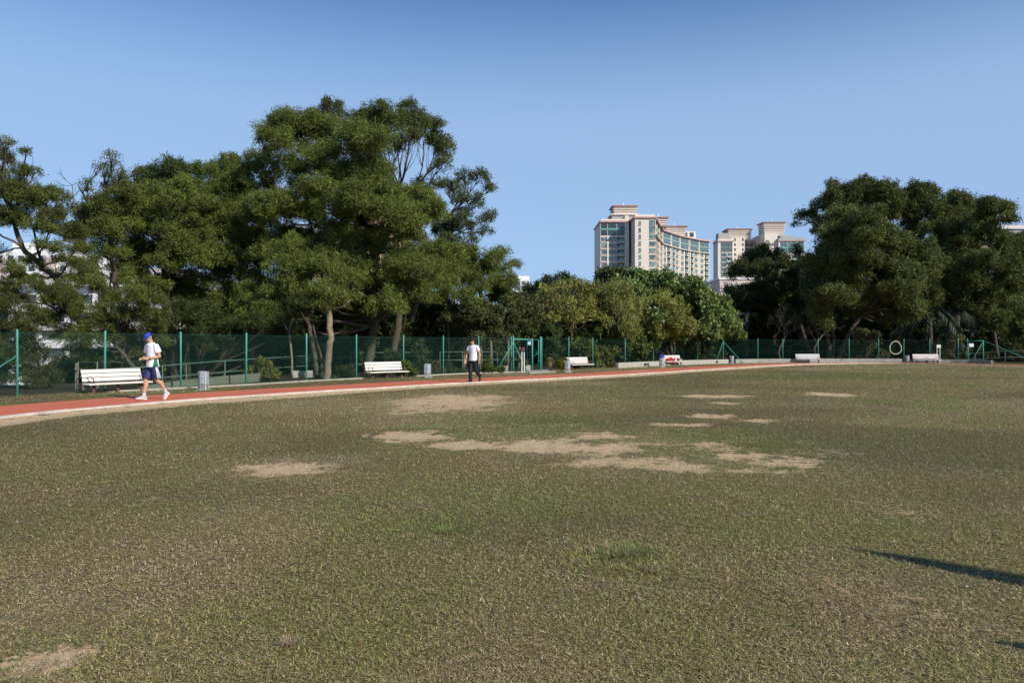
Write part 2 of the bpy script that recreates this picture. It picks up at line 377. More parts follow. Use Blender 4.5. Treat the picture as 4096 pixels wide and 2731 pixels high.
# ------------------------------------------------------------------ running track
def strip(l0,l1,z):
    n=len(l0); v=np.vstack([np.c_[l0,np.full(n,z)],np.c_[l1,np.full(n,z)]]); i=np.arange(n-1)
    return mesh_np('s',v,[np.stack([i,i+1,i+n+1,i+n],1)])
def track_mat():
    m,n,b=nodes('red_rubber_track'); N=n.nodes;L=n.links
    geo=N.new('ShaderNodeNewGeometry'); a=N.new('ShaderNodeTexNoise'); a.inputs['Scale'].default_value=70; a.inputs['Detail'].default_value=4
    c=N.new('ShaderNodeTexNoise'); c.inputs['Scale'].default_value=.8; c.inputs['Detail'].default_value=8; c.inputs['Roughness'].default_value=.65
    L.new(geo.outputs['Position'],a.inputs['Vector']); L.new(geo.outputs['Position'],c.inputs['Vector'])
    m1=N.new('ShaderNodeMix'); m1.data_type='RGBA'; m1.inputs['A'].default_value=(.50,.12,.062,1); m1.inputs['B'].default_value=(.76,.215,.12,1); L.new(a.outputs['Fac'],m1.inputs['Factor'])
    r=N.new('ShaderNodeValToRGB'); r.color_ramp.elements[0].position=.45; r.color_ramp.elements[1].position=.7; L.new(c.outputs['Fac'],r.inputs[0])
    k=N.new('ShaderNodeMath'); k.operation='MULTIPLY'; k.inputs[1].default_value=.6; L.new(r.outputs[0],k.inputs[0])
    m2=N.new('ShaderNodeMix'); m2.data_type='RGBA'; L.new(k.outputs[0],m2.inputs['Factor']); L.new(m1.outputs['Result'],m2.inputs['A']); m2.inputs['B'].default_value=(.58,.24,.15,1)
    L.new(m2.outputs['Result'],b.inputs['Base Color']); b.inputs['Roughness'].default_value=.9; b.inputs['Specular IOR Level'].default_value=.15
    bp=N.new('ShaderNodeBump'); bp.inputs['Strength'].default_value=.4; bp.inputs['Distance'].default_value=.004; L.new(a.outputs['Fac'],bp.inputs['Height']); L.new(bp.outputs[0],b.inputs['Normal'])
    return m
me=strip(OUTER,offset(INNER,.04),.022); tag(link('running_track',me,track_mat()),kind='structure')
# concrete edging painted white, real step, with chips
mb=MB(); e0=offset(INNER,.055); e1=offset(INNER,0.0); jit=.018*(rng.random(len(e1))-.5)
for i in range(len(e0)-1):
    g=.004 if i%3 else .0
    p=[e0[i],e0[i+1],e1[i+1],e1[i]]; zt=.045+.004*((i//3)%3)
    mb.prism([tuple(q) for q in p][::-1],-.03,zt)
tag(mb.build('track_kerb',mat('worn_white_kerb',(.56,.51,.45),.85,.25,3,dirt=(.38,.27,.18),dscale=1.1)),kind='structure')
c=GP(2558,1487); t=np.array([.68,.73]); nn=np.array([-.73,.68])
mb=MB(); pts=[c+t*a+nn*b_ for a,b_ in((-.12,-.45),(.12,-.45),(.12,.55),(-.12,.55))]; mb.prism([tuple(q) for q in pts],.0245,.0275)
tag(mb.build('lane_mark',M['whitepaint']),kind='structure')
# ------------------------------------------------------------------ grass blades (uncountable: one object)
def blades():
    N_=1220000
    d=3.0*(62/3.0)**(rng.random(N_)**1.15); u=(rng.random(N_)-.5)*1.72
    x=u*d; y=d+0*u
    bare,straw,green,dark,di=ground_maps(x,y)
    fine=fbm(x*14,y*14,2,3)
    keep=(rng.random(N_)>np.clip(bare*1.15+.9*(fbm(x*5,y*5,3,66)-.5)*(bare>.05),0,.94))&((di<-.12)|(di>2.75))&(di<6)
    keep&=rng.random(N_)<(.45+.8*fine)
    x=x[keep];y=y[keep];d=d[keep];straw=straw[keep];green=green[keep];dark=dark[keep];n=len(x)
    s=(d/3.6)**.62
    near=1+.18*np.exp(-((d-3)/3.0)**2); L_=(.009+.017*rng.random(n)**1.5)*s*(1+.4*green)*near; W_=(.0013+.0014*rng.random(n))*s*near
    # tall tuft ring
    c=GP(2508,2235); rr=np.hypot((x-c[0])/.36,(y-c[1])/.30); L_*=1+1.6*np.exp(-((rr-.75)/.35)**2)
    az=rng.random(n)*2*np.pi; el=np.abs(rng.normal(.22,.32,n)); el=np.clip(el,.03,1.35)
    dx=np.cos(az)*np.cos(el);dy=np.sin(az)*np.cos(el);dz=np.sin(el)
    wa=az+np.pi/2+rng.normal(0,.5,n); wx=np.cos(wa);wy=np.sin(wa)
    z0=.002+rng.random(n)*.010*s
    b0=np.stack([x-wx*W_,y-wy*W_,z0],1);b1=np.stack([x+wx*W_,y+wy*W_,z0+rng.normal(0,.3,n)*W_],1);tp=np.stack([x+dx*L_,y+dy*L_,z0+dz*L_*.8],1)
    v=np.stack([b0,b1,tp],1).reshape(-1,3); f=np.arange(3*n).reshape(-1,3)
    me=mesh_np('grass',v,[f])
    t=rng.random(n); pg=np.clip(.33+.60*green-.26*straw+1.0*(fbm(x*1.5,y*1.5,4,22)-.5),.04,.85)
    pal_g=np.array([(.20,.205,.05),(.26,.265,.068),(.13,.14,.04),(.33,.31,.10)])
    pal_b=np.array([(.38,.295,.15),(.27,.20,.10),(.15,.105,.06),(.50,.40,.23),(.34,.265,.135)])
    cg=pal_g[rng.integers(0,4,n)];cb=pal_b[rng.integers(0,5,n)]
    c_=np.where((t<pg)[:,None],cg,cb)*(.80+.62*rng.random(n)**1.3)[:,None]*(1.14-.36*dark+.14*straw)[:,None]
    set_col(me,np.repeat(c_,3,axis=0)); return me
tag(link('grass',blades(),M['blade']),label='short dry brown and green turf covering the playing field',kind='stuff')
# leaf litter / scraps on the near turf
def litter():
    mb=[];cols=[];n=150
    v=[];f=[]
    for i in range(n):
        d=3.2*(9/3.2)**rng.random(); x=(rng.random()-.5)*1.35*d; s=.004+.008*rng.random()**3; a=rng.random()*6.28
        k=len(v); ln=s*(1+1.4*rng.random())
        for q in((-1,0,.2),(0,.45,.9),(1,0,.4),(0,-.45,.0)):
            v.append((x+math.cos(a)*q[0]*ln-math.sin(a)*q[1]*s,d+math.sin(a)*q[0]*ln+math.cos(a)*q[1]*s,.018+q[2]*s*.8))
        f.append((k,k+1,k+2,k+3))
        c=[(.42,.27,.14),(.30,.18,.09),(.5,.42,.3),(.5,.47,.40),(.22,.11,.06)][rng.integers(0,5)]; cols+= [c]*4
    me=bpy.data.meshes.new('leaf_litter'); me.from_pydata(v,[],f); me.update(); set_col(me,np.array(cols)); return me
tag(link('leaf_litter',litter(),M['blade']),label='small dead leaves and pale scraps scattered on the turf',kind='stuff')
def tuft(name,px,py,R_,n,L0,cols,label,cat,seed,lean=.7):
    rg=np.random.default_rng(seed); c=GP(px,py); v=[];cl=[]
    for i in range(n):
        a=rg.random()*6.28; r=R_*rg.random()**.6*.6; el=abs(rg.normal(lean,.35)); L=L0*(.5+rg.random()); p=np.array([math.cos(a)*r,math.sin(a)*r,0])
        aa=a+rg.normal(0,.7); dr=np.array([math.cos(aa)*math.cos(el),math.sin(aa)*math.cos(el),math.sin(el)]); wv=np.array([-math.sin(aa),math.cos(aa),0])*(.0022+.002*rg.random())
        v+=[p-wv,p+wv,p+dr*L]; cc=np.array(cols[rg.integers(0,len(cols))])*(.7+.6*rg.random()); cl+=[cc]*3
    me=mesh_np(name,np.array(v),[np.arange(3*n).reshape(-1,3)]); set_col(me,np.array(cl))
    return tag(link(name,me,M['blade'],loc=(c[0],c[1],.0)),label,cat)
tuft('dry_grass_tuft',1158,2585,.05,160,.05,[(.38,.27,.16),(.26,.18,.10),(.46,.36,.24)],'straw-brown dead grass tuft standing up near the bottom of the lawn','grass tuft',3)
tuft('green_grass_clump',2505,2225,.40,1100,.05,[(.12,.17,.05),(.15,.20,.06),(.09,.13,.04),(.26,.23,.12)],'dark green long-bladed grass clump in the foreground turf right of centre','grass clump',4,.8)
tuft('withered_grass_clump',2610,2285,.10,220,.04,[(.36,.29,.20),(.26,.20,.13),(.2,.14,.09)],'withered grey-brown grass clump at the front of the dark green clump','grass clump',5,.4)

_w=tuft('weed_clump',190,2610,.32,110,.035,[(.17,.21,.05),(.21,.25,.07),(.13,.16,.04)],'fresh green weeds around the sandy patch in the lower left corner','weeds',6,.35); _w['kind']='stuff'
_w=tuft('weed_clump',40,2700,.2,90,.035,[(.17,.21,.05),(.21,.25,.07),(.13,.16,.04)],'fresh green weeds at the left edge beside the sandy corner patch','weeds',7,.35); _w['kind']='stuff'
_w=tuft('weed_clump',1790,2130,.16,260,.05,[(.16,.22,.06),(.20,.26,.07),(.12,.16,.04)],'small bright green weed clump in the middle of the foreground turf','weeds',8,.6); _w['kind']='stuff'
# ------------------------------------------------------------------ chain-link fences
def wire_panel(a,b,z0,z1,org,p=.095,r=.0018):
    a=np.array(a);b=np.array(b);L=np.linalg.norm(b-a);u=(b-a)/L;nn=np.array([-u[1],u[0]])
    segs=[]
    for s in(1,-1):
        ks=np.arange(-math.ceil(z1/p)-1,math.ceil((L+z1)/p)+2)
        for k in ks:
            c=k*p   # t = c + s*z
            zs=[z0,z1]
            for t in(0,L): zs.append((t-c)/s)
            zs=sorted(zs); best=None
            for i in range(3):
                zm=(zs[i]+zs[i+1])/2; tm=c+s*zm
                if z0<=zm<=z1 and 0<=tm<=L and zs[i+1]-zs[i]>.02: best=(zs[i],zs[i+1])
            if best:
                segs.append((c+s*best[0],best[0],c+s*best[1],best[1],s))
    v=[];f=[]
    for t0,za,t1,zb,s in segs:
        d=np.array([t1-t0,zb-za]);d/=np.linalg.norm(d);q=np.array([-d[1],d[0]])
        k=len(v)
        for (t,z) in((t0,za),(t1,zb)):
            for o1,o2 in((0,1),(-.87,-.5),(.87,-.5)):
                tt=t+q[0]*o1*r;zz=z+q[1]*o1*r;off=(o2*r+s*r*.8)
                pt=a+u*tt+nn*off; v.append((pt[0]-org[0],pt[1]-org[1],zz))
        f+= [(k,k+1,k+4,k+3),(k+1,k+2,k+5,k+4),(k+2,k,k+3,k+5)]
    return mesh_np('wire_mesh',np.array(v),[np.array(f)])
def fence(name,posts,label,h=1.83,group='green chain-link fences',braces=(),wr=.0014):
    pts=[G(p,d)[:2] for p,d in posts]; org=pts[0]
    root=empty(name,(org[0],org[1],0),label=label,cat='fence',group=group)
    for i,p in enumerate(pts):
        mb=MB(); q=(p[0]-org[0],p[1]-org[1])
        lean=rng.normal(0,.006,2); mb.tube([(q[0],q[1],-.2),(q[0]+lean[0],q[1]+lean[1],h+.03),(q[0]+lean[0],q[1]+lean[1],h+.055)],[.033,.033,.018],10)
        for zz in(.35,.7,1.05,1.4): mb.tube([(q[0],q[1],zz),(q[0],q[1],zz+.012)],[.037,.037],10)
        mb.build('post',M['post'],root,sm=True)
    for a,b in zip(pts[:-1],pts[1:]):
        link('wire_mesh',wire_panel(a,b,.04,h-.03,org,r=wr),M['wire'],root)
        for z in(.06,.92,h-.05):
            mb=MB(); A=np.array([a[0]-org[0],a[1]-org[1],z]);B=np.array([b[0]-org[0],b[1]-org[1],z]); mid=(A+B)/2-np.array([0,0,.008])
            mb.tube([A,mid,B],.0035,5); mb.build('tension_wire',M['wire'],root)
    for (i,dx,dy,z) in braces:
        p=pts[i]; q=np.array([p[0]-org[0],p[1]-org[1],0]); mb=MB(); mb.tube([q+(0,0,z),q+(dx,dy,-.05)],.024,8); mb.build('brace',M['post'],root,sm=True)
    return root
fence('chain_link_fence',FENCE_L,'green chain-link fence behind both walking men, from left edge to the open gate',wr=.0027,braces=[(1,-.95,-1.35,1.15),(10,-.55,.35,1.62)])
fence('chain_link_fence',FENCE_M,'green chain-link fence half hidden by the hedge behind the low concrete wall',braces=[(7,-.75,-.5,1.7)])
fence('chain_link_fence',FENCE_R,'green chain-link fence in front of the dark trees, carrying the cream hoop',braces=[(0,1.6,.15,1.7)],h=1.88)
fence('chain_link_fence',FENCE_E,'shaded green chain-link fence at the far right beyond the braced gate post',braces=[(0,3.1,-1.9,1.75)],h=1.75)
# gate in the left fence, leaf swung inwards
def rel(v,o): return (v[0]-o[0],v[1]-o[1],v[2])
A=G(2046,38.7);B=G(2129,40.2);C_=G(2168,41.4)
A2=A+np.array([.09,.05,0])
g=empty('fence_gate',tuple(A2),label='green tubular fence gate standing ajar, pale blue notice on its top rail',cat='gate')
for q,h in((A2,1.9),(B,1.78),(C_+np.array([-.09,-.02,0]),1.88)):
    mb=MB(); q0=np.array(rel(q,A2)); mb.tube([q0+(0,0,-.2),q0+(0,0,h),q0+(0,0,h+.02)],[.045,.045,.02],12); mb.build('gate_post',M['post'],g,sm=True)
mb=MB(); mb.tube([np.array(rel(A2,A2))+(0,0,1.74),np.array(rel(B,A2))+(0,0,1.72)],.042,10); mb.build('top_rail',M['post'],g,sm=True)
mb=MB(); mb.tube([(0,0,1.58),(.75,-.35,-.05)],.03,8); mb.build('brace',M['post'],g,sm=True)
mb=MB(); mb.tube([(0,0,1.58),(-.95,-.5,-.05)],.03,8); mb.build('brace',M['post'],g,sm=True)
link('wire_mesh',wire_panel(A2[:2],B[:2],.1,1.70,A2,p=.085),M['wire'],g)
Hh=C_+np.array([-.2,.0,0]); Lf=Hh+np.array([-.62,.75,0])   # hinge side, free side (swung in)
h0=np.array(rel(Hh,A2));l0=np.array(rel(Lf,A2)); up=lambda p,z:p+np.array([0,0,z])
mb=MB()
for p,q in((up(h0,.28),up(h0,1.74)),(up(l0,.28),up(l0,1.74)),(up(h0,1.72),up(l0,1.72)),(up(h0,1.02),up(l0,1.02)),(up(h0,.32),up(l0,.32)),(up(l0,1.5),up(h0,1.03)),(up(l0,.5),up(h0,1.0))): mb.tube([p,q],.026,8)
lf=mb.build('gate_leaf',M['post'],g,sm=True)
wm=link('wire_mesh',wire_panel(Hh[:2],Lf[:2],.32,1.70,A2,p=.085),M['wire'],lf)
for z in(.55,1.05,1.62): mb=MB(); mb.box((h0[0]+.08,h0[1]-.02,z),(.07,.03,.10)); mb.build('hinge',M['post'],lf)
nb=np.array(rel(B,A2))+np.array([-.16,-.06,1.55]); mb=MB(); mb.box(nb,(.19,.006,.235),rz=.3); mb.build('notice',M['notice_blue'],g)
# second gate
A=G(3870,58.9);B=G(3933,58.0)
g=empty('fence_gate',tuple(A),label='closed green gate panel with a blank white notice, near the right edge',cat='gate')
q=np.array(rel(B,A))
for p in((0,0),(q[0]-.06,q[1])):
    mb=MB(); mb.tube([(p[0]+.05,p[1],-.1),(p[0]+.05,p[1],1.78)],.036,10); mb.build('gate_post',M['post'],g,sm=True)
mb=MB(); mb.tube([(.05,0,1.73),(q[0],q[1],1.74)],.04,8); mb.build('top_rail',M['post'],g,sm=True)
mb=MB(); mb.tube([(q[0]-.02,q[1]-.05,1.68),(q[0]-.98,q[1]-.2,.3)],.03,8); mb.build('brace',M['post'],g,sm=True)
link('wire_mesh',wire_panel(A[:2],B[:2],.3,1.70,A,p=.1),M['wire'],g)
mb=MB(); mb.box((.27,-.07,1.4),(.36,.006,.27)); mb.build('notice',M['whitepaint'],g)
# concrete strip under the left fence
ff=spline([G(p,d)[:2] for p,d in FENCE_L[2:]]+[(.9,39.3),(1.9,40.6)],1.0); fo=offset(ff,-.30)
mb=MB()
for i in range(len(ff)-1):
    mb.prism([tuple(fo[i]),tuple(fo[i+1]),tuple(offset(ff,-.14)[i+1]),tuple(offset(ff,-.14)[i])],-.05,.05+.003*(i%2))
tag(mb.build('edging_kerb',M['concpale']),'low pale concrete edging strip along the foot of the left fence','kerb')
mb=MB(); mb.prism([tuple(G(2118,36.9)[:2]),tuple(G(2225,38.9)[:2]),tuple(G(2190,42.0)[:2]),tuple(G(2110,40.6)[:2])],-.05,.045)
tag(mb.build('gateway_slab',M['concpale'],bevel=.01),'pale concrete slab in the gateway by the open gate','slab')
# low walls
def wall(name,pts,th,h,label,m,org=None):
    line=np.array([G(p,d)[:2] for p,d in pts]); l2=offset(line,th); mb=MB()
    for i in range(len(line)-1):
        mb.prism([tuple(line[i]),tuple(line[i+1]),tuple(l2[i+1]),tuple(l2[i])],-.1,h+.002*(i%2))
    return tag(mb.build(name,m,bevel=.012),label,'wall',group='low concrete walls')
wall('low_wall',[(2474,45.5),(2536,47.1),(2600,48.9),(2680,51.1),(2750,53.0),(2830,54.8),(2914,56.2)],.22,.33,'pale low concrete wall behind the bench piled with red clothes',M['concpale'])
wall('low_wall',[(2943,57.2),(3030,58.3),(3130,59.0),(3230,59.3),(3330,59.5),(3430,59.6),(3520,59.5),(3608,59.3)],.22,.32,'mossy low concrete wall below the fence with the hoop and grey bench',M['conc'])
wall('low_wall',[(3652,59.0),(3720,58.4),(3800,57.9),(3880,57.2),(3965,55.6)],.22,.27,'shaded low concrete wall under the right-hand gate',M['conc'])
# ------------------------------------------------------------------ benches
def bench(L=2.02,slatm='slat',arms=2,label=''):
    r=empty('park_bench',label=label,cat='bench',group='slatted benches beside the track')
    for k,y in enumerate((-.20,-.075,.05)):
        mb=MB(); mb.box((0,y,.28-.004*(k==0)),(L,.115,.045)); mb.build('seat_slat',M[slatm],r,bevel=.014)
    for k in range(3):
        z=.405+.122*k; y=.155+.035*k; a=R(-14); mm=[[1,0,0],[0,math.cos(a),-math.sin(a)],[0,math.sin(a),math.cos(a)]]
        mb=MB(); mb.box((-.05,y,z),(L-.14,.036,.108),m=mm); mb.build('backrest_slat',M[slatm],r,bevel=.008)
    for x in(-L*.44,-.02*L,L*.36):
        mb=MB(); mb.tube([(x,.12,.22),(x,.17,.33),(x,.215,.46),(x,.26,.68)],.018,6); mb.box((x,.155,.325),(.09,.022,.13)); mb.build('back_support',M['brown'],r)
    for x in(-L*.37,-.0,L*.37):
        mb=MB(); mb.cyl((x,-.02,-.1),(x,-.02,.255),.045,n=12); mb.box((x,-.07,.245),(.06,.34,.02)); mb.build('leg',M['brown'],r)
    xs_=(-L*.42,L*.40) if arms==2 else (-L*.42,-.0,L*.40)
    for x in xs_:
        mb=MB(); mb.tube([(x,.17,.44),(x,.11,.475),(x,-.02,.485),(x,-.13,.47),(x,-.19,.42),(x,-.20,.30)],.017,8); mb.build('armrest',M['brown'],r,sm=True)
    return r
b1=bench(label='long white slatted bench beside the man in the blue cap')
def face(dx,dy): return math.atan2(dy,dx)+math.pi/2      # local front is -y
def place(px,d,fx,fy): return (X(px,d),d,0),face(fx,fy)
l,r_=place(470,22.6,.87,-.5); b1.location=l;b1.rotation_euler.z=r_
spec=[(1548,31.8,.70,-.71,'white slatted bench backed by bushes, left of the man in black trousers'),
      (2321,43.6,.70,-.71,'white slatted bench with a mesh bin standing at its left end'),
      (2695,51.2,.62,-.78,'white slatted bench piled with red clothes and white shoes')]
BN=[b1]
for px,d,fx,fy,lb in spec:
    l,r_=place(px,d,fx,fy); BN.append(copy_tree(b1,l,r_,lb))
b5=bench(slatm='slatgrey',label='grey slatted bench, shade put into its slat colour, below the forked tree trunks'); l,r_=place(3236,58.6,-.04,-1); b5.location=l;b5.rotation_euler.z=r_
b6=bench(L=2.0,arms=3,label='cream slatted bench with three armrests beside the white-legged sign'); l,r_=place(3708,57.6,-.18,-.98); b6.location=l;b6.rotation_euler.z=r_
# ------------------------------------------------------------------ litter bins
def bin_():
    r=empty('litter_bin',label='x',cat='litter bin',group='round mesh litter bins beside the track'); Rr=.155;H=.59
    mb=MB()
    for z in(.02,.21,.40,.585):
        pts=[(Rr*math.cos(a),Rr*math.sin(a),z) for a in np.linspace(0,2*math.pi,25)]
        mb.tube(pts,.009,6,cap=False)
    mb.build('hoop',M['galv'],r,sm=True)
    for k in range(6):
        a=k*math.pi/3+.26; mb=MB(); mb.box((math.cos(a)*(Rr+.004),math.sin(a)*(Rr+.004),.3),(.012,.028,.58),rz=a); mb.build('upright',M['galv'],r)
    mb=MB(); nseg=26
    for s in(1,-1):
        for k in range(nseg):
            pts=[(Rr*.97*math.cos(2*math.pi*(k+s*t*5)/nseg),Rr*.97*math.sin(2*math.pi*(k+s*t*5)/nseg),.02+.56*t) for t in np.linspace(0,1,8)]
            mb.tube(pts,.0022,3,cap=False)
    mb.build('mesh_wall',M['galv'],r)
    mb=MB(); mb.tube([(0,0,.2),(0,0,.55),(0,0,.551),(0,0,.3)],[.135,.135,.12,.12],20,cap=True); mb.build('liner',M['liner'],r,sm=False)
    mb=MB(); mb.cyl((0,0,.0),(0,0,.195),.137,n=20); mb.build('base_drum',M['binbase'],r,sm=False)
    mb=MB(); mb.box((0,0,.008),(.36,.36,.03)); mb.build('base_plate',M['galv'],r)
    return r
bs=[(814,23.7,'mesh litter bin standing alone right of the man in the blue cap'),(1710,32.8,'mesh litter bin in front of bushes, left of the man in black trousers'),(2270,38.7,'mesh litter bin at the left end of a white bench near the gate'),
    (2647,48.0,'mesh litter bin with a blue bag on top'),(2927,56.5,'mesh litter bin in the gap between two low walls by the braced post'),(3629,58.1,'mesh litter bin between the hoop and the cream three-armrest bench')]
b0=bin_(); b0['label']=bs[0][2]; b0.location=G(*bs[0][:2])
for px,d,lb in bs[1:]: copy_tree(b0,tuple(G(px,d)),rng.random()*1.0,lb)
# ------------------------------------------------------------------ signs
def sign(px,d,z0,z1,wd,bm,label,rz,sym):
    r=empty('notice_sign',tuple(G(px,d)),rz,label,'sign')
    for s in(-1,1):
        mb=MB(); mb.box((s*wd*.36,0,z1/2-.1),(.035,.03,z1+.1)); mb.build('leg',M['whitepaint'],r)
    mb=MB(); mb.box((0,-.03,(z0+z1)/2),(wd,.02,z1-z0)); bd=mb.build('board',bm,r,bevel=.004)
    mb=MB(); pts=[(.045*math.cos(a),-.045,(z0+z1)/2+.03+.045*math.sin(a)) for a in np.linspace(0,2*math.pi,17)]; mb.tube(pts,.007,5,cap=False)
    mb.tube([(-.032,-.045,(z0+z1)/2+.062),(.032,-.045,(z0+z1)/2-.002)],.006,5); mb.build('prohibition_symbol',sym,bd)
    return r
sign(2092,38.1,1.08,1.31,.19,M['sign_dark'],'dark notice board with a red prohibition ring on two white legs by the open gate',.5,M['sign_red'])
sign(3754,58.0,1.2,1.44,.30,M['whitepaint'],'white notice board with a faint red mark on two white legs at the right',-.05,M['sign_red'])
# hoop of hose hanging on the fence
mb=MB(); c=P(3581,1392,60.0); pts=[]
for a in np.linspace(0,2*math.pi,41): pts.append((.47*math.cos(a),-.05+.02*math.sin(3*a),.52*math.sin(a)-.04*math.cos(2*a)))
h=empty('hoop',tuple(c),label='cream hose bent into a big hoop hanging on the fence',cat='hoop')
mb.tube(pts,.032,8,cap=False); mb.build('ring',M['hose'],h,sm=True)
mb=MB(); mb.tube([(.36,-.03,.36),(.37,.02,.5),(.38,.03,.62)],.012,6); mb.build('strap',M['brown'],h)
# ------------------------------------------------------------------ clothes and shoes on the fourth bench
B4=BN[3]; th=B4.rotation_euler.z
def onb(x,y,z): 
    v=Matrix.Rotation(th,4,'Z')@Vector((x,y,z)); return np.array(B4.location)+np.array(v)
def lump(name,m,parts,loc,label,cat,vox=.012,rz=None,sm=3):
    bmx=bmesh.new()
    for (p,s,ry) in parts:
        mt=Matrix.Translation(p)@Matrix.Rotation(ry,4,'Y')@Matrix.Diagonal((*s,1)); bmesh.ops.create_icosphere(bmx,subdivisions=3,radius=1,matrix=mt)
    for v in bmx.verts:
        n_=math.sin(v.co.x*38+v.co.z*21)*.006+math.sin(v.co.y*45+v.co.x*17)*.005; v.co+=Vector((n_,n_*.6,n_))
    me=bpy.data.meshes.new(name); bmx.to_mesh(me); bmx.free(); o=link(name,me,m); merge_remesh(o,vox,sm)
    o.location=loc; o.rotation_euler.z=th if rz is None else rz
    return tag(o,label,cat)
lump('red_jacket',M['red'],[((-.52,.0,.12),(.22,.15,.12),0),((-.30,-.02,.13),(.17,.14,.14),.3),((-.40,-.1,.2),(.14,.07,.05),.5),((-.22,-.2,.03),(.07,.05,.09),-.2),((-.20,-.255,-.10),(.045,.022,.12),.05),((-.19,-.26,-.2),(.042,.02,.08),0)],onb(0,0,.30),'red jacket dumped on the bench with one sleeve hanging to the grass','jacket')
lump('sun_hat',M['shirt'],[((-.02,-.19,.09),(.085,.07,.085),0),((-.1,-.22,.03),(.08,.05,.03),.5)],onb(0,0,.30),'white cloth sun hat on the bench between red jacket and navy bag','hat')
lump('navy_bag',M['navy'],[((.10,-.02,.10),(.15,.16,.115),0),((.16,-.02,.08),(.12,.17,.10),0)],onb(0,0,.30),'dark navy cloth bag in the middle of the pile of clothes','bag')
lump('dark_red_trousers',M['darkred'],[((.34,0,.09),(.17,.15,.095),0),((.46,.0,.12),(.11,.13,.11),.3),((.3,.02,.14),(.13,.11,.07),0)],onb(0,0,.30),'dark red folded trousers on the bench beside the white shoes','trousers')
for k,(dy,dz,lb) in enumerate(((.03,.1,'white trainer propped upright at the bench armrest, nearer the trousers'),(-.09,.04,'white trainer standing at the front of the bench armrest'))):
    lump('trainer',M['shoe'],[((.60+.05*k,dy,dz+.02),(.05,.05,.12),.35),((.62+.05*k,dy,dz-.02),(.055,.05,.05),0)],onb(0,0,.30),lb,'shoe')
bc=G(2647,48.0); lump('blue_bag',M['blue'],[((-.05,0,.1),(.12,.11,.12),.3),((.09,0,.06),(.11,.1,.07),-.3),((-.09,.02,.16),(.07,.07,.07),0)],(bc[0],bc[1],.60),'bright blue cloth bag lying on top of a mesh litter bin','bag',rz=.2)
# drain pipe mouths in the wall (dark round openings)
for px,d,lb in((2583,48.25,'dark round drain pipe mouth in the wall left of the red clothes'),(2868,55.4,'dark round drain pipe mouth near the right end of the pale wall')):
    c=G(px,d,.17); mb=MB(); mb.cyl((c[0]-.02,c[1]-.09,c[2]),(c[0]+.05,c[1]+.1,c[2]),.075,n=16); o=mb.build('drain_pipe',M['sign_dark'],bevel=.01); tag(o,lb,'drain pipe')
# ------------------------------------------------------------------ railings and timber behind the fence
def railing(name,pts,zs,label,posts=True,r=.022):
    org=G(*pts[0][:2]); rt=empty(name,tuple(org),label=label,cat='railing',group='faded green pipe railings')
    P3=[np.array([X(p,d),d,0])-org for p,d in pts]
    for z in range(len(zs[0])):
        mb=MB(); mb.tube([P3[i]+(0,0,zs[i][z]) for i in range(len(P3))],r,8); mb.build('rail',M['rail'],rt,sm=True)
    for i in range(len(P3)):
        mb=MB(); mb.tube([P3[i]+(0,0,min(zs[i])-1.0),P3[i]+(0,0,max(zs[i]))],r,8); mb.build('post',M['rail'],rt,sm=True)
railing('pipe_railing',[(395,25.0),(650,27.5),(745,28.3),(900,30),(1040,31.5),(1255,34)],[(.60,.18),(.66,.22),(.72,.28),(.79,.34),(.86,.41),(.95,.50)],'faded green pipe railing climbing behind the left bench and the first bin')
railing('pipe_railing',[(1402,35.0),(1480,35.8),(1570,36.5),(1690,37.2)],[(1.06,.52),(1.06,.52),(1.06,.52),(1.06,.52)],'faded green pipe railing behind the tree and the second bench')
railing('pipe_railing',[(1760,40.0),(1850,40.6),(1990,41.4),(2080,42)],[(1.05,.60),(1.05,.60),(1.04,.60),(1.03,.59)],'faded green pipe railing behind the man in black trousers')
railing('pipe_railing',[(3760,61.5),(3900,61),(4020,60),(4150,59)],[(.72,.25),(.72,.25),(.95,.42),(.97,.45)],'dark pipe railing seen through the fence behind the right-hand gate')
mb=MB()
pp=[G(p,d)[:2] for p,d in((560,24.0),(724,25.3),(900,27.3),(1060,29.3))]; l2=offset(np.array(pp),.15)
hh=[.06,.12,.22,.27]; hh2=[.16,.30,.37,.42]
for i in range(3):
    mb.add([(*pp[i],-1),(*pp[i+1],-1),(*l2[i+1],-1),(*l2[i],-1),(*pp[i],hh2[i]-.08),(*pp[i+1],hh2[i+1]-.08),(*l2[i+1],hh2[i+1]-.08),(*l2[i],hh2[i]-.08)],[(0,1,5,4),(1,2,6,5),(2,3,7,6),(3,0,4,7),(4,5,6,7),(3,2,1,0)])
tag(mb.build('ramp_wall',M['ramp']),'sloping concrete ramp wall behind the fence by the first bin','wall')
r=empty('timber_barrier',tuple(G(330,24.0)),label='weathered timber posts and rails behind the left end of the first bench',cat='barrier')
o=G(330,24.0)
for px,t,d in((303,1452,24.0),(311,1447,24.4),(388,1446,24.6),(331,1476,23.6),(367,1480,24.6),(377,1490,24.6)):
    q=G(px,d)-o; zt=Z(t,d); mb=MB(); mb.tube([q+(0,0,-.5),q+(.01,0,zt)],.028,7); mb.build('stake',M['timber'],r)
for (p0,y0,p1,y1) in((298,1475,330,1478),(300,1525,345,1490),(312,1578,350,1545)):
    mb=MB(); mb.tube([P(p0,y0,23.9)-o,P(p1,y1,23.9)-o],.02,6); mb.build('cross_rail',M['timber'],r)
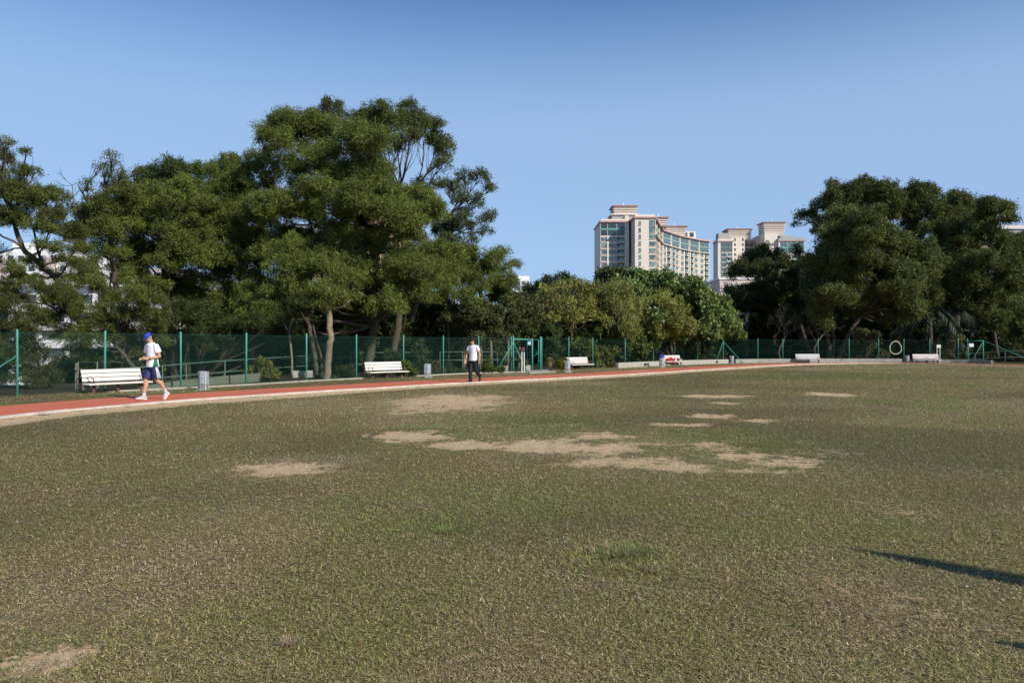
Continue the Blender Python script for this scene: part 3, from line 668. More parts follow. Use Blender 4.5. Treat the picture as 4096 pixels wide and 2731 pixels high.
# stone blocks behind the fence
for px,d,wd,lb in((1192,32.6,.55,'pale concrete block behind the fence left of the slender lit trunk'),(1235,32.8,.35,'short concrete block right of a shadowed gap behind the fence'),(2014,40.5,.45,'pale stone block behind the braced gate post'),(2110,41.6,.3,'pale stone block behind the gate leaf')):
    mb=MB(); mb.box((*G(px,d)[:2],.13),(wd,.25,.34),rz=.3); tag(mb.build('stone_block',M['concpale'],bevel=.03),lb,'block')
# invented parasol shape, added unseen off the right edge to cast the long shadow
base=(4.62,3.12,0); r=empty('long_shadow_caster',base,label='invented parasol shape, unseen beyond the right edge, added to cast the long shadow',cat='shadow caster')
mb=MB(); mb.cyl((0,0,-.2),(0,0,1.0),.02,n=10); mb.build('pole',M['galv'],r,sm=True)
mb=MB(); mb.tube([(0,0,.45),(.01,0,.6),(0,.01,.95),(-.01,0,1.3),(.01,0,1.60),(0,0,1.87)],[.03,.17,.155,.13,.10,.006],9); mb.tube([(.07,.06,.55),(.2,.15,.72),(.14,.12,1.0)],[.03,.08,.02],6); mb.build('canopy',M['navy'],r,sm=True)

tip=(2.36,3.62); k=.82/math.tan(R(SUN_EL)); base=(tip[0]+.722*k,tip[1]-.692*k,0)  # unseen roll invented to cast the short shadow, set out from its tip
r=empty('short_shadow_caster',base,label='invented upright roll, unseen beyond the lower right corner, added to cast the short shadow',cat='mat')
mb=MB(); mb.tube([(0,0,0),(0,.01,.3),(.02,0,.6),(0,0,.75),(-.01,0,.82)],[.09,.10,.09,.06,.01],10); mb.build('roll',M['navy'],r,sm=True)
mb=MB(); mb.tube([(0,.01,.38),(0,.01,.42)],[.105,.105],12); mb.build('strap',M['brown'],r)
# ------------------------------------------------------------------ people
def chain(mb,pts,rads,n=12,ell=None):
    """tapered tube with round ends"""
    pts=[np.array(p,float) for p in pts]; rads=list(rads)
    d0=pts[0]-pts[1]; d0/=np.linalg.norm(d0); d1=pts[-1]-pts[-2]; d1/=np.linalg.norm(d1)
    P_=[pts[0]+d0*rads[0]*.95,pts[0]+d0*rads[0]*.6]+pts+[pts[-1]+d1*rads[-1]*.6,pts[-1]+d1*rads[-1]*.95]
    R_=[rads[0]*.25,rads[0]*.78]+rads+[rads[-1]*.78,rads[-1]*.25]
    mb.tube(P_,R_,n)
def loft(mb,rings,n=20,cap=True):
    """rings: (center, rx(forward), ry(side)[, tilt])"""
    vs=[]
    for r in rings:
        c=np.array(r[0],float); tl=r[3] if len(r)>3 else 0
        for k in range(n):
            a=2*math.pi*k/n; dx=r[1]*math.cos(a); vs.append(c+(dx*math.cos(tl),r[2]*math.sin(a),dx*math.sin(tl)))
    m=len(rings); f=[(i*n+k,i*n+(k+1)%n,(i+1)*n+(k+1)%n,(i+1)*n+k) for i in range(m-1) for k in range(n)]
    if cap: f+=[tuple(range(n))[::-1],tuple((m-1)*n+k for k in range(n))]
    mb.add(vs,f)
def ball(mb,c,s,n=14):
    c=np.array(c,float); rs=[]
    for t in np.linspace(-.96,.96,9): rs.append((c+(0,0,t*s[2]),s[0]*math.sqrt(1-t*t)+1e-4,s[1]*math.sqrt(1-t*t)+1e-4))
    loft(mb,rs,n)
def hand(mb,w,dirv,palmn,curl=.35,side=1,sc=1.0):
    """palm + 4 fingers + thumb. w wrist, dirv direction to fingertips, palmn palm normal"""
    w=np.array(w,float); d=np.array(dirv,float); d/=np.linalg.norm(d); pn=np.array(palmn,float); pn-=d*np.dot(pn,d); pn/=np.linalg.norm(pn); s=np.cross(d,pn)*side
    for k in range(4):
        o=(k-1.5)*.019*sc; chain(mb,[w+s*o*.6,w+d*.045*sc+s*o,w+d*.085*sc+s*o],[.015*sc,.014*sc,.011*sc],8)
        L=[.062,.074,.070,.054][k]*sc; p=w+d*.088*sc+s*o; q=p+(d*math.cos(curl)+pn*math.sin(curl))*L*.5; e=q+(d*math.cos(curl*2.4)+pn*math.sin(curl*2.4))*L*.5
        chain(mb,[p,q,e],[.0095*sc,.0085*sc,.007*sc],8)
    b=w+d*.02*sc-s*.022*sc; chain(mb,[b,b+(d*.7-s*.7+pn*.25)*.035*sc,b+(d*.95-s*.55+pn*.5)*.068*sc],[.013*sc,.011*sc,.008*sc],8)
def head(mb,c,pitch,yaw=0,sc=1.0):
    """head centre c; pitch = nod down; forward = +x"""
    def T(p):
        p=np.array(p,float)*sc; cp,sp=math.cos(pitch),math.sin(pitch); x=p[0]*cp+p[2]*sp; z=-p[0]*sp+p[2]*cp
        cy,sy=math.cos(yaw),math.sin(yaw); return np.array(c)+(x*cy-p[1]*sy,x*sy+p[1]*cy,z)
    def bal(p,s):
        m2=MB(); ball(m2,(0,0,0),s); v=np.concatenate(m2.v); mb.add([T(np.array(p)+q) for q in v],m2.f)
    bal((-.008,0,.025),(.098,.078,.092)); bal((.018,0,-.035),(.075,.062,.075)); bal((.045,0,-.085),(.035,.036,.03))   # skull, face, chin
    bal((.094,0,-.018),(.017,.012,.022)); bal((.082,0,.005),(.012,.009,.025))                                   # nose
    bal((.080,.028,.022),(.012,.022,.008)); bal((.080,-.028,.022),(.012,.022,.008))                             # brows
    bal((.081,0,-.056),(.012,.024,.008)); bal((.066,.037,-.02),(.02,.02,.02)); bal((.066,-.037,-.02),(.02,.02,.02)) # lips, cheeks
    for s in(1,-1): bal((-.004,s*.080,-.012),(.020,.009,.031))                                                   # ears
    return T
def finish(mb,name,m,root,vox=.009,it=4):
    o=mb.build(name,m,root); return merge_remesh(o,vox,it)
def blobs(mb,T,items,n=14):
    for p,s in items:
        m2=MB(); ball(m2,(0,0,0),s,n); v=np.concatenate(m2.v); mb.add([T(np.array(p)+q) for q in v],m2.f)
def shoe(name,mt,ms,root,ankle,toe_dir,pitch,lenf=.27,sc=1.0,lace=True):
    """ankle point above heel; toe_dir planar unit; pitch>0 = heel raised"""
    a=np.array(ankle,float); t=np.array([toe_dir[0],toe_dir[1],0.]); t/=np.linalg.norm(t); s=np.array([-t[1],t[0],0.]); cp,sp=math.cos(pitch),math.sin(pitch)
    f=t*cp+np.array([0,0,-sp]); u=t*sp+np.array([0,0,cp])
    def Q(p): return a+f*p[0]*sc+s*p[1]*sc+u*p[2]*sc
    def shp(rings,mm,nm,par):
        vs=[];n=16
        for (x,z,rw,rh) in rings:
            for k in range(n):
                an=2*math.pi*k/n; vs.append(Q((x,rw*math.cos(an),z+rh*math.sin(an))))
        m=len(rings); fs=[(i*n+k,i*n+(k+1)%n,(i+1)*n+(k+1)%n,(i+1)*n+k) for i in range(m-1) for k in range(n)]+[tuple(range(n))[::-1],tuple((m-1)*n+k for k in range(n))]
        mb=MB(); mb.add(vs,fs); return mb.build(nm,mm,par,sm=True)
    up=shp([(-.075,-.035,.020,.022),(-.06,-.03,.034,.040),(-.03,-.015,.036,.052),(.03,-.022,.038,.048),(.09,-.036,.043,.034),(.15,-.048,.044,.022),(.19,-.054,.034,.014),(.205,-.058,.014,.008)],mt,name,root)
    shp([(-.08,-.068,.028,.012),(-.06,-.070,.038,.017),(.0,-.070,.036,.014),(.08,-.070,.044,.013),(.16,-.070,.045,.012),(.20,-.066,.032,.011),(.215,-.062,.015,.008)],ms,'sole',up)
    return up

def person1():
    org=GP(610,1601); hd=math.atan2(-.80,-.60)
    r=empty('person',(org[0],org[1],.024),hd,'man in blue cap, white polo shirt and navy striped shorts walking left, hands together','person')
    hip=.90; RA=np.array([.17,-.095,.135]); LA=np.array([-.30,.09,.205])
    RK=np.array([.12,-.10,.50]); LK=np.array([-.08,.095,.50])
    Lsh=np.array([.005,.185,1.385]);Rsh=np.array([.03,-.185,1.385]); LE=np.array([-.07,.235,1.115]); RE=np.array([.03,-.245,1.11]); LW=np.array([.175,.125,1.075]); RW=np.array([.24,-.09,1.06])
    mb=MB()
    loft(mb,[((0,0,.82),.10,.15),((0,0,.92),.115,.165),((.0,0,1.05),.10,.145),((.005,0,1.2),.11,.155),((.01,0,1.33),.105,.165),((.02,0,1.42),.075,.12),((.03,0,1.46),.055,.06)])
    chain(mb,[(.02,0,1.42),(.045,0,1.50),(.075,0,1.56)],[.06,.055,.055])
    for K,Aa,s in((RK,RA,-1),(LK,LA,1)):
        h=np.array([0,s*.09,hip]); kk=K-h; mid=(K+Aa)/2
        back=np.array([-.02,0,.0]) if s<0 else np.array([-.035,0,.02])
        chain(mb,[h,h+kk*.45,K-(kk)*.08,K,K+(Aa-K)*.1,K+(Aa-K)*.32+back,K+(Aa-K)*.6+back*.4,Aa],[.085,.078,.058,.056,.051,.060,.046,.036],14)
    for S,E,W in((Lsh,LE,LW),(Rsh,RE,RW)):
        chain(mb,[S,(S+E)/2,E,E+(W-E)*.35,W],[.052,.046,.038,.040,.026],12)
    hand(mb,LW,(.75,-.62,-.1),(-.4,-.6,-.6),.55,1); hand(mb,RW,(.75,.55,.05),(-.3,.5,-.7),.7,-1)
    T=head(mb,(.095,0,1.605),R(34))
    finish(mb,'body',M['skin'],r,.0065,3)
    # shoes, socks
    for nm,A_,pt,td in(('shoe',RA,R(-6),(1,-.05)),('shoe',LA,R(52),(1,.1))):
        u=shoe(nm,M['shoe'],M['sole'],r,A_+np.array([.0,0,-.05]) if pt<0 else A_+np.array([.0,0,-.06]),td,pt)
    for A_,K in((RA,RK),(LA,LK)):
        d=(K-A_)/np.linalg.norm(K-A_); mb=MB(); mb.tube([A_-d*.03,A_+d*.045],[.041,.043],14); so_=mb.build('sock',M['sole'],r,sm=True)
        mb=MB(); mb.tube([A_+d*.028,A_+d*.040],[.0445,.0445],14); mb.build('sock_stripe',M['blue'],so_,sm=True)
    # polo shirt
    mb=MB()
    loft(mb,[((-.005,0,.845),.150,.198),((0,0,.92),.142,.190),((.0,0,1.04),.130,.172),((.005,0,1.18),.132,.176),((.012,0,1.30),.130,.188),((.016,0,1.37),.118,.190),((.022,0,1.42),.094,.150),((.032,0,1.455),.070,.085)],24)
    for S,E in((Lsh,LE),(Rsh,RE)): e=S+(E-S)*.62; mb.tube([S+(0,0,.012)-(E-S)*.12,S+(E-S)*.2,e],[.062,.080,.084],16)
    chain(mb,[Lsh,(Lsh+Rsh)/2+np.array([0,0,.03]),Rsh],[.066,.07,.066])
    sh=finish(mb,'polo_shirt',M['shirt'],r,.009,5)
    mb=MB()
    for s in(1,-1):   # collar leaves
        mb.add([(.02,s*.075,1.475),(.085,s*.05,1.485),(.125,s*.022,1.44),(.14,s*.06,1.405),(.085,s*.098,1.43),(.0,s*.1,1.45),(-.04,s*.05,1.49)],[(0,1,2,3,4,5,6)] if s>0 else [(6,5,4,3,2,1,0)])
    cl=mb.build('collar',M['shirt'],sh); so2=cl.modifiers.new('s','SOLIDIFY'); so2.thickness=.008
    for s in(1,):     # green side panel following the left flank
        vs=[];zz=[.846,.92,1.0,1.08,1.16];w0=[.085,.075,.055,.035,.012]
        for z,wd in zip(zz,w0):
            rx,ry=np.interp(z,[.845,.92,1.04,1.18],[.150,.142,.130,.132]),np.interp(z,[.845,.92,1.04,1.18],[.198,.190,.172,.176])
            for a_ in np.linspace(math.pi/2-wd/.15,math.pi/2+wd/.15*.7,6): vs.append((rx*math.cos(a_)*1.035,ry*math.sin(a_)*1.035,z))
        fs=[(i*6+k,i*6+k+1,(i+1)*6+k+1,(i+1)*6+k) for i in range(4) for k in range(5)]
        mb=MB(); mb.add(vs,fs); gp=mb.build('side_panel',M['green_cloth'],sh,sm=True); q=gp.modifiers.new('s','SOLIDIFY'); q.thickness=.006
    # shorts
    mb=MB()
    loft(mb,[((0,0,.78),.125,.165),((0,0,.86),.132,.18),((0,0,.93),.128,.175)],20)
    RL=[];
    for K,s,ex in((RK,-1,0),(LK,1,0)):
        h=np.array([0,s*.088,.86]); e=h+(K-h)*.86; mb.tube([h+(0,0,.03),h+(K-h)*.3,h+(K-h)*.6,e],[.098,.108,.116,.122],18); RL.append((h,e,K))
    so3=finish(mb,'shorts',M['navy'],r,.009,5)
    h,e,K=RL[1]
    for j,off in enumerate((-.032,0,.032)):   # three white stripes down the left side
        vs=[]
        for t in np.linspace(-.12,1.0,9):
            c=h+(e-h)*t; rad=np.interp(t,[-.12,0,.3,.6,1],[.094,.100,.112,.120,.126])+.003
            for w_ in(-.0085,.0085):
                a_=(off*(.6+.6*max(t,0))+w_)/rad; vs.append(c+np.array([math.sin(a_)*rad*-1,math.cos(a_)*rad,0]))
        fs=[(2*i,2*i+1,2*i+3,2*i+2) for i in range(8)]
        mb=MB(); mb.add(vs,fs); st=mb.build('stripe',M['whitepaint'],so3,sm=True); q=st.modifiers.new('s','SOLIDIFY'); q.thickness=.006; q.offset=0
    # cap
    mb=MB(); blobs(mb,T,[((-.008,0,.060),(.108,.090,.078))]); 
    v=np.concatenate(mb.v)
    cp_=finish(mb,'cap',M['blue'],r,.008,2)
    mb=MB(); vs=[];
    for a_ in np.linspace(-1.15,1.15,9):
        for q,(rr,zz) in enumerate(((.088,.045),(.172-.03*abs(a_),.030-.012*abs(a_)))): vs.append(T((rr*math.cos(a_*.8),.085*math.sin(a_)*(1.0 if q==0 else .95),zz)))
    mb.add(vs,[(2*i,2*i+1,2*i+3,2*i+2) for i in range(8)]); br=mb.build('peak',M['blue'],cp_,sm=True); q=br.modifiers.new('s','SOLIDIFY'); q.thickness=.007
    mb=MB(); blobs(mb,T,[((-.050,.0,.055),(.074,.0915,.058))]); finish(mb,'back_panel',M['blackpanel'],cp_,.008,1)
    mb=MB(); blobs(mb,T,[((-.055,.0,-.015),(.058,.074,.055))]); finish(mb,'hair',M['hair'],r,.008,1)
    mb=MB(); 
    for s in(1,-1): blobs(mb,T,[((.088,s*.034,.004),(.008,.028,.014))])
    mb.tube([T((.088,.055,.008)),T((.05,.080,.006)),T((.0,.084,.004))],.004,6); mb.tube([T((.088,-.055,.008)),T((.05,-.080,.006)),T((.0,-.084,.004))],.004,6); mb.tube([T((.094,.02,.008)),T((.094,-.02,.008))],.004,6)
    mb.build('sunglasses',M['glassdark'],r,sm=True)
    mb=MB(); d=(LW-LE)/np.linalg.norm(LW-LE); q=LW-d*.03; mb.tube([q-d*.011,q+d*.011],[.033,.033],14); wt=mb.build('wristwatch',M['sign_dark'],r,sm=True)
    mb=MB(); mb.tube([q+np.array([.0,.026,.012]),q+np.array([.0,.040,.018])],[.019,.018],12); mb.build('watch_face',M['galv'],wt)
def person2():
    org=GP(1893,1531); hd=math.atan2(-.82,-.50)
    r=empty('person',(org[0],org[1],.024),hd,'man in plain white T-shirt and black trousers walking with bowed head','person')
    k=.965
    RA=np.array([.08,-.065,.10]);RK=np.array([.085,-.075,.48]); LA=np.array([-.40,.03,.24]);LK=np.array([-.06,.06,.46])
    Lsh=np.array([.01,.18,1.34]);Rsh=np.array([.01,-.18,1.34]);LE=np.array([-.06,.25,1.07]);RE=np.array([.04,-.255,1.07]);LW=np.array([-.02,.265,.83]);RW=np.array([.13,-.27,.84])
    mb=MB()
    loft(mb,[((0,0,.80),.10,.145),((0,0,.89),.112,.16),((0,0,1.02),.098,.14),((.005,0,1.16),.105,.15),((.01,0,1.29),.10,.16),((.015,0,1.38),.07,.115),((.025,0,1.41),.052,.058)])
    chain(mb,[(.02,0,1.38),(.045,0,1.455),(.07,0,1.51)],[.056,.052,.052])
    for K,Aa,s in((RK,RA,-1),(LK,LA,1)):
        h=np.array([0,s*.085,.87]); chain(mb,[h,(h+K)/2,K,(K+Aa)/2,Aa],[.08,.07,.05,.045,.034],12)
    for S,E,W in((Lsh,LE,LW),(Rsh,RE,RW)): chain(mb,[S,(S+E)/2,E,E+(W-E)*.35,W],[.052,.045,.036,.038,.025],12)
    hand(mb,LW,(.12,-.02,-1),(.3,-1,0),.30,-1); hand(mb,RW,(.22,.02,-1),(.3,1,0),.35,1)
    T=head(mb,(.085,.0,1.555),R(40),.0,.97)
    finish(mb,'body',M['skin'],r,.0065,3)
    mb=MB(); loft(mb,[((0,0,.815),.132,.172),((0,0,.88),.126,.165),((0,0,1.0),.120,.155),((.005,0,1.14),.122,.164),((.012,0,1.27),.120,.180),((.016,0,1.33),.108,.182),((.02,0,1.375),.086,.14),((.028,0,1.40),.066,.076)],24)
    for S,E in((Lsh,LE),(Rsh,RE)): e=S+(E-S)*.55; mb.tube([S+(0,0,.01)-(E-S)*.1,S+(E-S)*.2,e],[.06,.074,.076],16)
    chain(mb,[Lsh,(Lsh+Rsh)/2+np.array([0,0,.025]),Rsh],[.063,.066,.063])
    finish(mb,'t_shirt',M['shirt'],r,.009,5)
    mb=MB(); loft(mb,[((0,0,.74),.118,.15),((0,0,.82),.124,.165),((0,0,.86),.122,.162)],20)
    for K,Aa,s in((RK,RA,-1),(LK,LA,1)):
        h=np.array([0,s*.08,.82]); e=K+(Aa-K)*(1.10 if s<0 else .98); mb.tube([h+(0,0,.03),h+(K-h)*.4,K,K+(e-K)*.5,e],[.095,.092,.078,.074,.074],16); ball(mb,K,(.078,.078,.078))
    finish(mb,'trousers',M['black_cloth'],r,.009,5)
    shoe('shoe',M['blackshoe'],M['blackshoe'],r,RA+np.array([0,0,-.015]),(1,-.1),0); shoe('shoe',M['blackshoe'],M['blackshoe'],r,LA+np.array([0,0,-.05]),(1,.05),R(62))
    mb=MB(); blobs(mb,T,[((-.018,0,.045),(.105,.088,.088)),((-.045,0,-.01),(.068,.082,.07)),((.055,0,.082),(.045,.062,.030)),((.03,.03,.095),(.05,.04,.03))]); finish(mb,'hair',M['hair'],r,.008,2)
    mb=MB()
    for s in(1,-1): blobs(mb,T,[((.084,s*.030,.004),(.006,.014,.005)),((.089,s*.030,.026),(.005,.018,.004))])
    mb.build('eyes_and_brows',M['hair'],r,sm=True)
person1(); person2()
# ------------------------------------------------------------------ trees and plants
def unit(v): return v/(np.linalg.norm(v,axis=-1,keepdims=True)+1e-9)
def leaf_cloud(rg,c,r,n,L,W,pal,nsub=14,flat=.8,droop=0.,quad=False,outw=.7,tint=1.0,shell=.55):
    """leaves on the shells of sub-clumps of a clump"""
    sd=unit(rg.normal(size=(nsub,3))); sd[:,2]=np.abs(sd[:,2])*.9-.28*rg.random(nsub); sd=unit(sd)
    sc=c+sd*r*np.array([1,1,flat])*(.50+.32*rg.random((nsub,1)))
    sr=r*(.17+.25*rg.random(nsub))
    k=rg.integers(0,nsub,n); dr=unit(rg.normal(size=(n,3))+np.array([0,0,.25]))
    rad=(shell+(1.30-shell)*rg.random(n)**.9)
    # spray grouping: snap a part of leaves to twig tips
    p=sc[k]+dr*(sr[k]*rad)[:,None]*np.array([1,1,.85])
    tw=rg.integers(0,max(n//9,1),n); tp=p[tw%n]; far=np.abs(tp-p).max(1)>1e9
    p=tp+rg.normal(size=(n,3))*L*.5; od=dr[tw%n]; kk=k[tw%n]
    ld=unit(od*outw+rg.normal(size=(n,3))*.75+np.array([0,0,.15-droop]))
    wd=unit(np.cross(ld,rg.normal(size=(n,3))))
    l=L*(.6+.8*rg.random(n))[:,None]; w_=W*(.6+.7*rg.random(n))[:,None]
    if quad: v=np.stack([p-ld*l*.5,p+wd*w_*.5,p+ld*l*.5,p-wd*w_*.5],1).reshape(-1,3)
    else: v=np.stack([p-wd*w_*.5-ld*l*.5,p+wd*w_*.5-ld*l*.5,p+ld*l*.5],1).reshape(-1,3)
    pal=np.array(pal); ci=pal[rg.integers(0,len(pal),n)]; sub=(.78+.44*rg.random(nsub))[kk]
    col=ci*(sub*(.75+.5*rg.random(n)))[:,None]*tint
    return v,np.repeat(col,4 if quad else 3,axis=0)
ACACIA=[(.155,.195,.038),(.12,.155,.03),(.20,.235,.055),(.085,.11,.026)]
ACACIA_Y=[(.13,.155,.032),(.10,.125,.026),(.16,.18,.042),(.075,.095,.022)]
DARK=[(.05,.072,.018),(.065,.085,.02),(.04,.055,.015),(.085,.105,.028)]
RIGHT=[(.115,.142,.034),(.088,.112,.028),(.145,.175,.044),(.065,.085,.022)]
def limb(mb,a,b,r0,r1,rg,bow=.12,n=6,sides=6,up_=.0):
    a=np.array(a,float);b=np.array(b,float);L=np.linalg.norm(b-a); o=rg.normal(size=3)*L*bow; pts=[];rs=[]
    for t in np.linspace(0,1,n):
        pts.append(a+(b-a)*t+o*math.sin(math.pi*t)*.6+rg.normal(size=3)*L*.015*(0<t<1)+np.array([0,0,up_*L*math.sin(math.pi*t)])); rs.append(r0+(r1-r0)*t**.8)
    mb.tube(pts,rs,sides); return pts,rs
def tree(name,px,d,stems,clumps,hd,pal,label,group,L=.16,W=.034,dens=.62,seed=1,twigs=2,bark='bark',flat=.8,zb=0.,gap=1.0,back=True,cat='tree',quad=False,droop=0,tr=.22,lm='leaf',nsub=24,foc=None):
    """clumps: (px,py,r[,density]) read off the photo at distance d; each gets its own distance inside the crown.
    stems: list of [(px,py,dd,r),...] trunk lines"""
    rg=np.random.default_rng(seed); org=np.array([X(px,d),d,zb])
    root=empty(name,tuple(org),label=label,cat=cat,group=group)
    V=[];Cc=[];mb=MB(); nodes_=[]
    for st in stems:
        pts=[P(a,b,d+c)-org for a,b,c,_ in st]; rs=[k[3] for k in st]
        if len(pts)>2:
            sp=[];sr=[]
            for i in range(len(pts)-1):
                for t in np.linspace(0,1,4,endpoint=False): sp.append(pts[i]+(pts[i+1]-pts[i])*t+rg.normal(size=3)*rs[i]*.12); sr.append(rs[i]+(rs[i+1]-rs[i])*t)
            sp.append(pts[-1]);sr.append(rs[-1])
        else: sp,sr=pts,rs
        mb.tube(sp,sr,9); nodes_+=[(p,r) for p,r in zip(sp,sr)][len(sp)//3:]
    cx=np.mean([c[0] for c in clumps]); hw=max(abs(c[0]-cx) for c in clumps)+1
    allc=[]
    for q in clumps:
        e=min(1,abs(q[0]-cx)/hw); off=-hd*(1-e*e)**.5*(.25+.75*rg.random()) if rg.random()<.72 else hd*.6*rg.random()
        dd=d+off; allc.append((P(q[0],q[1],dd)-org,q[2]/FPX*dd,q[3] if len(q)>3 else 1.0,q[2]))
    if back:
        for q in clumps[::3]:
            dd=d+hd*(.4+.6*rg.random()); allc.append((P(q[0]+rg.normal()*20,q[1]+25,dd)-org,q[2]/FPX*dd*.85,(q[3] if len(q)>3 else 1.0)*.7,q[2]))
    for c,r,dn,rp in allc:
        r*=1.14; rp*=1.1
        n=int(dens*dn*rp*rp*gap)
        if n>5:
            tn=.85+.3*rg.random(); subs=[(c,r*.92,.40)]
            if dn<.75: subs=[(c,r*.95,.85)]
            for _ in range(4 if dn>=.75 else 0):
                o_=unit(rg.normal(size=3))*r*(.45+.35*rg.random()); subs.append((c+o_,r*(.38+.25*rg.random()),.15))
            for c_,r_,fr in subs:
                v,cl=leaf_cloud(rg,c_,r_,max(6,int(n*fr*1.12)),L,W,pal,nsub=max(8,nsub//2),flat=flat,tint=tn*(.9+.2*rg.random()),quad=quad,droop=droop); V.append(v);Cc.append(cl)
        if nodes_:
            best=min(nodes_,key=lambda k:np.linalg.norm(k[0]-c)+ (2.5 if k[0][2]>c[2] else 0)+.25*rg.random()*np.linalg.norm(c))
            pts,rs=limb(mb,best[0],c,min(best[1]*.55,.11),.02,rg,sides=5,up_=-.06)
            for t in range(twigs+(4 if dn<.6 else 0)):
                tdir=unit(rg.normal(size=3)+np.array([0,0,.6])); limb(mb,pts[-2 if t%2 else -3],c+tdir*r*(.6+.35*rg.random()),.018*(d/35)**.7,.006*(d/35)**.7,rg,n=4,sides=3)
    k=4 if quad else 3; V=np.concatenate(V); me=mesh_np('crown',V,[np.arange(len(V)).reshape(-1,k)]); set_col(me,np.concatenate(Cc))
    link('crown',me,M[lm],root); mb.build('trunk',M[bark],root,sm=True); return root
LG='acacia trees behind the left fence'; RG='dark trees behind the right fence'
# z of photo points expressed by px,py
tree('acacia_tree',1480,35.5,[[(1460,1545,0,.24),(1475,1440,0,.21),(1500,1300,0,.20),(1520,1180,.3,.17),(1500,1020,.5,.14),(1450,860,.6,.11),(1400,700,.6,.08)],[(1500,1290,0,.14),(1560,1240,.2,.11),(1600,1120,.4,.09)]],
 [(1174,522,110),(1110,573,80),(1070,545,42,.8),(1314,535,92),(1410,618,115),(1506,573,92),(1461,682,105),(1250,656,100),(1142,690,95),(1300,760,95,.8),(1500,760,85),(1380,720,80),
  (1091,822,95),(1015,835,65),(1308,870,85),(1187,835,85),(1588,873,110),(1652,800,95),(1710,842,75),(1550,924,95),(1652,943,90),(1474,975,90),(1384,1026,100),(1729,1058,118),(1780,1083,85),(1633,1064,110),(1729,1150,90),
  (1282,1083,110),(1155,1100,105),(1474,1096,105),(1570,1134,95),(1091,1150,80),(1200,1180,80),(1380,1130,85),(1060,1010,72),(1130,1000,72),(1200,1000,78),(1340,940,74),(1430,870,84),(1400,780,84),(1240,780,84),(1530,830,84),(1440,1190,85),(1540,1220,80),(1640,1190,85),(1100,1230,72),(1000,1220,72),(1320,1200,80),(1380,1260,60),(1020,950,60),(1150,950,80,.8),(1260,960,80,.8)],
 3.4,ACACIA,'biggest bright green acacia, the broad crown at the centre of the left group',LG,seed=11,dens=.66,L=.19,W=.032)
tree('acacia_tree',1640,43,[[(1560,1500,0,.22),(1600,1250,0,.2),(1640,1060,0,.17),(1590,900,0,.14),(1600,760,0,.11)]],
 [(1314,428,50,.74),(1290,470,52),(1400,475,52),(1512,455,70),(1470,510,70),(1580,500,66),(1646,474,68),(1700,515,66),(1748,580,62,.74),(1640,545,60,.5),(1790,610,50,.74),(1770,665,46,.6),(1697,735,44,.45),(1755,745,38,.45),(1550,590,60,.74),(1620,800,60),(1700,800,60)],
 3.0,[(.10,.125,.03),(.08,.105,.025),(.12,.145,.038)],'tall acacia whose bare upper limbs show against the sky right of the big crown',LG,seed=12,twigs=7,L=.19,W=.042,dens=.6)
tree('acacia_tree',1800,39,[[(1640,1290,0,.16),(1700,1090,0,.14),(1770,960,0,.11),(1830,880,0,.07)],[(1740,1000,0,.09),(1800,860,0,.07),(1870,790,0,.045)]],
 [(1856,707,40,.55),(1920,718,50,.6),(1958,760,38,.6),(1900,800,42,.5),(1946,880,50,.6),(1895,905,45,.55),(1843,880,45,.6),(1940,930,38,.55),(1837,796,45,.7),(1790,740,44,.6),(1880,960,40,.6),(1860,850,40,.5),(1770,900,60,.9),(1800,990,60)],
 1.8,[(.09,.12,.038),(.07,.095,.03),(.11,.14,.045)],'open airy branches reaching out right of the big crown, sky showing through',LG,seed=13,twigs=6,L=.17,W=.036,dens=.55)
tree('acacia_tree',1930,44,[[(1900,1500,0,.12),(1910,1300,0,.11),(1925,1150,0,.09),(1940,1050,0,.06)]],
 [(1901,1070,75),(1997,1064,70),(1946,1026,52),(2030,1134,48),(1984,1147,75),(1882,1134,75),(1895,1192,60,.8),(1984,1198,60,.9),(1850,1010,60,.8),(1830,1090,70),(2020,1190,40,.9)],
 2.2,ACACIA,'lower rounded acacia at the right end of the left group',LG,seed=14,L=.19,W=.042)
tree('acacia_tree',690,36,[[(700,1540,0,.17),(690,1350,0,.16),(665,1150,0,.13),(640,980,.2,.1),(660,820,.2,.07)]],
 [(574,835,100),(670,840,100),(640,924,115),(542,905,85),(765,835,88),(829,845,85),(905,892,90),(912,956,95),(765,1020,78),(542,1040,80),(650,1060,75,.7),(800,960,90),(700,940,90),(893,1039,95),(720,760,60),(600,1150,68),(540,1130,68),(480,1080,62),(580,1000,82),(500,960,62),(700,1030,80),(840,860,80),(480,850,60)],
 3.0,[(.14,.175,.034),(.105,.14,.027),(.17,.20,.045)],'broad mid green acacia behind the man in the blue cap',LG,seed=15,dens=.6)
tree('acacia_tree',930,38,[[(1010,1530,0,.2),(1000,1300,0,.18),(960,1120,0,.15),(930,950,0,.12),(925,800,0,.08)]],
 [(912,669,75),(1020,637,60),(829,732,72),(925,758,90),(990,700,75),(870,800,80),(960,840,85),(956,1102,105),(861,1147,95),(765,1166,85),(925,1201,85),(1020,1179,92),(752,1190,70),(1000,1020,90),(1040,1090,80),(1050,760,60,.8),(820,1060,92),(700,1110,82),(640,1160,74),(880,1240,84),(980,1260,80),(1070,1250,74),(800,1240,76),(700,1250,66),(1140,1270,66),(1050,900,80),(990,950,80)],
 3.2,[(.13,.17,.032),(.10,.135,.025),(.16,.195,.042)],'dense acacia filling the gap left of the biggest crown',LG,seed=16)
